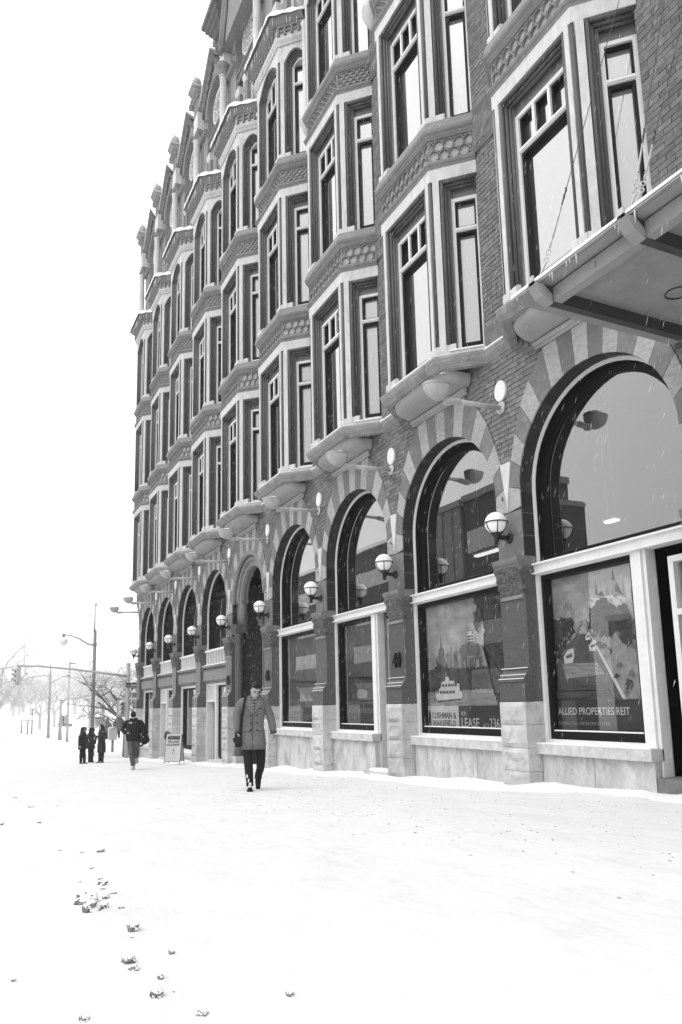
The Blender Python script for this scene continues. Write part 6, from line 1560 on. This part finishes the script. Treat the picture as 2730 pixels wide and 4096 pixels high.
FG = hand_joints(J, E_, 'l', J['lwrist'][:3], (.8, -.2, -.25), (.1, -.3, .9), (0, -1, 0), .8) + hand_joints(J, E_, 'r', J['rwrist'][:3], (0, -.1, -1), (-.5, -.8, 0), (-.8, 0, 0), .7)
V, F = skin_verts(J, E_, 'pelvis', 1); q = MB(); add_geo(q, V, F)
for fg in FG: q.tube(fg, [.012, .010, .009, .006], 6)
HX2 = frame((.01, -.12, 1.67), radians(42), 0); hq = head_geo(HX2); add_geo(q, hq.v, hq.f); q.build('body', M_SKIN, FM, smooth=True)
q = MB(); q.T = HX2; q.rings([[(hw * cos(a), (.106 if sin(a) > 0 else .094) * hw / .08 * sin(a), z) for a in [2 * pi * k / 20 for k in range(20)]] for z, hw in ((.02, .082), (.05, .086), (.055, .083), (.09, .080), (.12, .066), (.145, .035), (.152, .01))]); q.build('knitted_cap', M_JACKET, FM, smooth=True)
q = MB(); q.T = HX2
for sg in (1, -1): q.sphere((sg * .031, -.072, .008), .010, 8, 5, (1.3, .6, .6))
q.tube([(-.02, -.085, -.06), (0, -.09, -.058), (.02, -.085, -.06)], .005, 5); q.build('eyes_and_mouth', M_HAIR, FM)
q = MB(); loft(q, [(.88, 0, .02, .205, .15), (.95, 0, .02, .225, .165), (1.1, .0, .02, .235, .17), (1.3, .0, .01, .245, .17), (1.43, 0, .0, .25, .15), (1.5, 0, -.01, .21, .125), (1.55, .0, -.03, .13, .11), (1.60, .01, -.05, .095, .095)], 26)
q.tube([(-.12, .0, 1.475), (-.20, .0, 1.46), (-.25, .005, 1.39), (-.29, .005, 1.31), (-.315, .0, 1.24), (-.27, -.06, 1.17), (-.17, -.14, 1.13)], [.06, .085, .092, .09, .085, .075, .06], 12); q.tube([(.12, .0, 1.475), (.20, .005, 1.46), (.255, .02, 1.39), (.30, .04, 1.30), (.325, .06, 1.22), (.33, .05, 1.1), (.30, .02, 1.01)], [.06, .085, .092, .09, .085, .075, .06], 12); wrinkle(q, .014, 9, 2)
jk = q.build('jacket', M_JACKET, FM, smooth=True)
for x0, x1 in ((-.19, -.02), (.085, .20)):
    for z in (1.425, 1.455): q = MB(); q.rings([[(x, -.150 + .12 * (x / .25) ** 2 - d, zz) for x in [x0 + (x1 - x0) * k / 5 for k in range(6)] for zz in (z, )] + [(x, -.150 + .12 * (x / .25) ** 2 - d, z + .014) for x in [x1 - (x1 - x0) * k / 5 for k in range(6)]] for d in (-.02, .012)]); q.build('reflective_stripe', M_REFL, jk)
q = MB(); q.tube([(-.08, .02, .95), (-.07, -.01, .75), (-.04, -.045, .5), (.0, -.08, .30), (.03, -.095, .12)], [.12, .105, .085, .08, .075], 12); q.tube([(.09, .02, .95), (.10, .05, .75), (.10, .11, .53), (.08, .30, .42), (.06, .42, .36)], [.12, .105, .085, .078, .07], 12); wrinkle(q, .015, 9, 7); q.build('jeans', M_JEANS, FM, smooth=True)
for px, py, pz, rt in ((.03, -.15, .045, 0), (.06, .46, .27, -1.2)):
    q = MB(); MM = Matrix.Translation((px, py, pz)) @ Matrix.Rotation(rt, 4, 'X'); q.T = lambda x, y, z, MM=MM: tuple(MM @ Vector((x, y, z)))
    q.rings([[(hw * cos(a), y, -.04 + zt * max(0, sin(a))) for a in [2 * pi * k / 12 for k in range(12)]] for y, hw, zt in ((.13, .04, .10), (.10, .055, .22), (.03, .055, .20), (-.03, .05, .10), (-.09, .052, .08), (-.14, .03, .05))]); q.build('boot', M_BOOTL, FM, smooth=True)
FB2 = empty('carrier_bag', (-13.66, -2.52, gz(-13.66) + .02), radians(71)); FB2.scale = (.877,) * 3; tag(FB2, 'black bag with a pale square badge swinging beside the man in the knitted cap', 'bag')
q = MB(); q.rings([[(.20, -.10, .72), (.40, -.02, .76), (.49, .10, .86), (.46, .16, .98), (.36, .12, 1.08), (.26, -.02, 1.04), (.19, -.08, .9)], [(.20, .10, .72), (.40, .16, .76), (.49, .24, .86), (.46, .28, .98), (.36, .24, 1.08), (.26, .14, 1.04), (.19, .08, .9)]]); wrinkle(q, .02, 7, 1); q.build('bag_body', M_JACKET, FB2)
q = MB(); q.rings([[(.20, -.135, .70), (.32, -.10, .70), (.33, -.10, .86), (.20, -.135, .85)], [(.20, -.12, .70), (.32, -.085, .70), (.33, -.085, .86), (.20, -.12, .85)]]); pk = q.build('front_pocket', M_CLOTH, FB2); q = MB(); q.rings([[(.235, -.145 - d, .755), (.29, -.128 - d, .755), (.29, -.128 - d, .815), (.235, -.145 - d, .815)] for d in (0, .01)]); q.build('badge', M_REFL, pk)
q = MB(); q.tube([(.30, .02, 1.05), (.20, -.1, 1.3), (.12, -.15, 1.46), (.12, -.02, 1.57)], .02, 6); q.build('strap', M_BLACK, FB2)
CUP = empty('drink_bottle', (-13.66, -2.52, gz(-13.66) + .02), radians(71)); CUP.scale = (.877,) * 3; tag(CUP, 'small dark bottle in the hand of the man with the knitted cap', 'bottle'); q = MB(); q.lathe([(.034, 1.06), (.036, 1.2), (.02, 1.24), (.02, 1.27)], 12, (-.075, -.20, 0)); q.build('bottle_body', M_IRON, CUP)

# the three women in parkas, and the faint walkers beyond
def woman(x, y, rot, h, label, coat, m_coat, fur, boots, legs, armpose):
    P_ = empty('person', (x, y, gz(x) - .01), rot); tag(P_, label, 'person'); P_.scale = (h,) * 3
    J = dict(pelvis=(0, .0, .53, (.085, .06)), spine=(0, 0, .65, (.075, .055)), chest=(0, 0, .77, (.09, .055)), neck=(0, -.005, .85, .032), skull=(0, -.015, .90, .03), shl=(-.10, 0, .81, .034), ell=(-.14, .01, .68, .027), lwrist=armpose[0] + (.018,), shr=(.10, 0, .81, .034), elr=(.14, .01, .68, .027), rwrist=armpose[1] + (.018,), hipl=(-.05, 0, .49, .05), knl=(-.045 + legs[0][0] * .5, legs[0][1] * .5, .28, .036), anl=(-.045 + legs[0][0], legs[0][1], .055, .026), tol=(-.045 + legs[0][0], legs[0][1] - .075, .025, .022), hipr=(.05, 0, .49, .05), knr=(.045 + legs[1][0] * .5, legs[1][1] * .5, .28, .036), anr=(.045 + legs[1][0], legs[1][1], .055, .026), tor=(.045 + legs[1][0], legs[1][1] - .075, .025, .022))
    E2 = [('pelvis', 'spine'), ('spine', 'chest'), ('chest', 'neck'), ('neck', 'skull'), ('chest', 'shl'), ('shl', 'ell'), ('ell', 'lwrist'), ('chest', 'shr'), ('shr', 'elr'), ('elr', 'rwrist'), ('pelvis', 'hipl'), ('hipl', 'knl'), ('knl', 'anl'), ('anl', 'tol'), ('pelvis', 'hipr'), ('hipr', 'knr'), ('knr', 'anr'), ('anr', 'tor')]
    FG = []
    for pre, wr in (('l', armpose[0]), ('r', armpose[1])): FG += hand_joints(J, E2, pre, wr, (0, -.4, -.9), (.6 if pre == 'l' else -.6, -.7, 0), (.7 if pre == 'l' else -.7, .2, 0), .6, .58)
    V, F = skin_verts(J, E2, 'pelvis', 1); q = MB(); add_geo(q, V, F)
    for fg in FG: q.tube(fg, [.007, .0058, .005, .004], 5)
    hx = frame((0, -.025, .915), radians(12), 0); hq = head_geo(hx, .56); add_geo(q, hq.v, hq.f); q.build('body', M_SKIN, P_, smooth=True)
    q = MB(); loft(q, coat, 22); zs = .80
    for wr, ex in ((armpose[0], -1), (armpose[1], 1)): q.tube([(ex * .05, 0, zs - .005), (ex * .10, 0, zs - .015), (ex * .132, .008, .74), (ex * .148, .012, .67), wr], [.03, .046, .052, .05, .036], 10)
    wrinkle(q, .010, 18, h); q.build('parka', m_coat, P_, smooth=True)
    q = MB(); q.T = hx; q.rings([[(hw * cos(a), cyy + hd * sin(a), z) for a in [2 * pi * k / 18 for k in range(18)]] for z, hw, hd, cyy in ((-.095, .07, .07, .02), (-.06, .068, .062, .028), (-.02, .066, .058, .034), (.02, .066, .058, .036), (.05, .060, .054, .030), (.075, .042, .04, .022), (.085, .012, .012, .018))]); q.build('hood', m_coat, P_, smooth=True)
    if fur:
        q = MB(); q.T = hx; q.tube([(.058 * cos(a), -.028 - .012 * sin(a), .0 + .074 * sin(a)) for a in [2 * pi * k / 18 for k in range(19)]], [.018 + .006 * nz3(k * 1.3, h * 9) for k in range(19)], 8, cap=False); q.build('fur_trim', M_FUR, P_, smooth=True)
    q = MB()
    for k, sg in ((0, -1), (1, 1)):
        lx, ly = legs[k]; bx = sg * .045
        q.tube([(bx, 0, .54), (bx + lx * .5, ly * .5, .29), (bx + lx, ly, .08)], [.066, .048, .034], 9)
    q.build('trousers', M_CLOTH, P_, smooth=True)
    for k, sg in ((0, -1), (1, 1)):
        lx, ly = legs[k]; bx = sg * .045 + lx; q = MB(); q.tube([(bx, ly + .005, boots), (bx, ly, boots * .5), (bx, ly, .03)], [.046, .039, .036], 10); q.rings([[(bx + hw * cos(a), yy + ly, zt * max(0, sin(a))) for a in [2 * pi * t / 10 for t in range(10)]] for yy, hw, zt in ((.035, .02, .05), (.02, .034, .07), (-.04, .034, .05), (-.085, .03, .035), (-.11, .012, .02))]); q.build('boot', M_JACKET, P_, smooth=True)
    return P_
PK = [(.40, 0, .01, .135, .10), (.46, 0, .01, .13, .095), (.58, 0, .01, .118, .09), (.68, 0, .0, .115, .085), (.78, 0, 0, .122, .08), (.83, 0, 0, .10, .07), (.87, 0, -.01, .06, .055)]
LONG = [(.275, 0, .01, .125, .10), (.32, 0, .01, .128, .10), (.45, 0, .01, .12, .10), (.6, 0, .01, .105, .085), (.7, 0, 0, .108, .082), (.79, 0, 0, .118, .078), (.84, 0, 0, .09, .065), (.87, 0, -.005, .06, .055)]
M_PARKA2 = mat('charcoal_parka', .018, .85, var=.4, scale=12); M_LONG = mat('dark_long_coat', .022, .85, var=.35, scale=8)
woman(-22.2, -2.72, radians(70 + 75), 1.37, 'woman in short dark parka and knee boots with pale fur round her hood', PK, M_PARKA2, True, .26, ((-.01, .01), (.0, -.04)), ((-.14, .02, .50), (.11, -.10, .66)))
woman(-23.6, -2.22, radians(70 + 150), 1.36, 'woman in short black parka standing between the other two, back turned', PK, M_JACKET, True, .14, ((-.02, .02), (.03, -.04)), ((-.15, .02, .53), (.13, -.02, .52)))
woman(-22.04, -2.07, radians(70 - 62), 1.44, 'tallest of the three women, in a long dark hooded coat to the knees', LONG, M_LONG, False, .26, ((.005, -.02), (-.02, .03)), ((-.10, -.14, .68), (.10, -.12, .67)))
M_GREY = mat('snow_veiled_coat', .10, .9)
woman(-46, 2.02, radians(70 + 180), 1.6, 'faint walker in grey beyond the relay box, nearer the three women', PK, M_GREY, False, .14, ((0, .06), (0, -.08)), ((-.14, .05, .52), (.14, -.05, .52)))
woman(-46, 2.72, radians(70 + 175), 1.7, 'faint walker in grey beyond the relay box, nearer the capped man', PK, M_GREY, False, .14, ((0, -.06), (0, .08)), ((-.14, -.05, .52), (.14, .05, .52)))

# ------------------------------------------------------------------ drift against the wall foot, falling flakes, and the snowy air
q = MB(); rr = random.Random(12)
xs = [-25.8 + .11 * k for k in range(290)]
R = []
for x in xs:
    hgt = .05 + .05 * nz3(x * 1.1, 5) + .035 * abs(nz3(x * 5, 1)); rec = 0
    R.append([(x, -.62 - .15 * nz3(x * .8, 2), gz(x) - .03), (x, -.34, gz(x) + hgt * .35), (x, -.205, gz(x) + hgt * .75), (x, -.10, gz(x) + hgt), (x, .12, gz(x) + hgt * 1.05)])
q.rings(R, closed=False, cap=False); d_ = q.build('wall_foot_drift', M_SNOW, None, smooth=True); d_['kind'] = 'structure'
q = MB(); rr = random.Random(77); fall = Vector((-.30, -.12, -1.0)).normalized()
C0 = Vector(CAM); Fv, Rv, Uv = Vector(Fw), Vector(Rt), Vector(Up)
for k in range(14000):
    t = 2.5 + 27 * rr.random() ** .7
    x = rr.uniform(-26, 8); y = rr.uniform(-2.6, -.7); z = rr.uniform(gz(x) + .1, 19)
    L = rr.uniform(.015, .05); wd_ = rr.uniform(.0007, .0016)
    if (Vector((x, y, z)) - C0).length < 3: continue
    p = Vector((x, y, z)); dd = (fall + Vector((rr.uniform(-.12, .12), rr.uniform(-.12, .12), 0))).normalized(); u = dd.orthogonal().normalized() * wd_; v = dd.cross(u)
    a = p - dd * L; b = p + dd * L; o0 = len(q.v); q.v += [tuple(a), tuple(p + u), tuple(p - u * .5 + v * .87), tuple(p - u * .5 - v * .87), tuple(b)]
    q.f += [[o0, o0 + 1, o0 + 2], [o0, o0 + 2, o0 + 3], [o0, o0 + 3, o0 + 1], [o0 + 4, o0 + 2, o0 + 1], [o0 + 4, o0 + 3, o0 + 2], [o0 + 4, o0 + 1, o0 + 3]]
fl = q.build('falling_snow', M_SNOW); fl['kind'] = 'stuff'
# scuffed crumbs of trodden snow along the pavement
q = MB(); rr = random.Random(55)
for k in range(420):
    x = rr.uniform(-6, 6.5); y = rr.uniform(-3.9, -.7); a = rr.uniform(0, pi); L = rr.uniform(.003, .016); wd_ = L * rr.uniform(.2, .5); z = gz(x) + gbump(x, y) + .004
    ca, sa = cos(a * .35), sin(a * .35); q.rings([[(x + (u * L * ca - v * wd_ * sa) * f, y + (u * L * sa + v * wd_ * ca) * f, z + h) for u, v in ((1, 0), (.4, .8), (-.5, .7), (-1, -.1), (-.3, -.8), (.5, -.7))] for f, h in ((1, -.006), (.8, .001), (.3, .003))])
gt = q.build('trodden_crumbs', mat('trodden_snow', .40, .9, var=.4, scale=30)); gt['kind'] = 'stuff'
HAZE = 0.0008
hz = bpy.data.materials.new('snowy_air'); hz.use_nodes = True; n = hz.node_tree; n.nodes.clear()
pv = n.nodes.new('ShaderNodeVolumePrincipled'); pv.inputs['Color'].default_value = g(1.0); pv.inputs['Density'].default_value = HAZE; pv.inputs['Anisotropy'].default_value = 0.3
oo = n.nodes.new('ShaderNodeOutputMaterial'); n.links.new(pv.outputs[0], oo.inputs['Volume'])
q = MB(); q.box(-1300, 40, -400, 700, -3, 150); h_ = q.build('haze', hz); h_['kind'] = 'stuff'
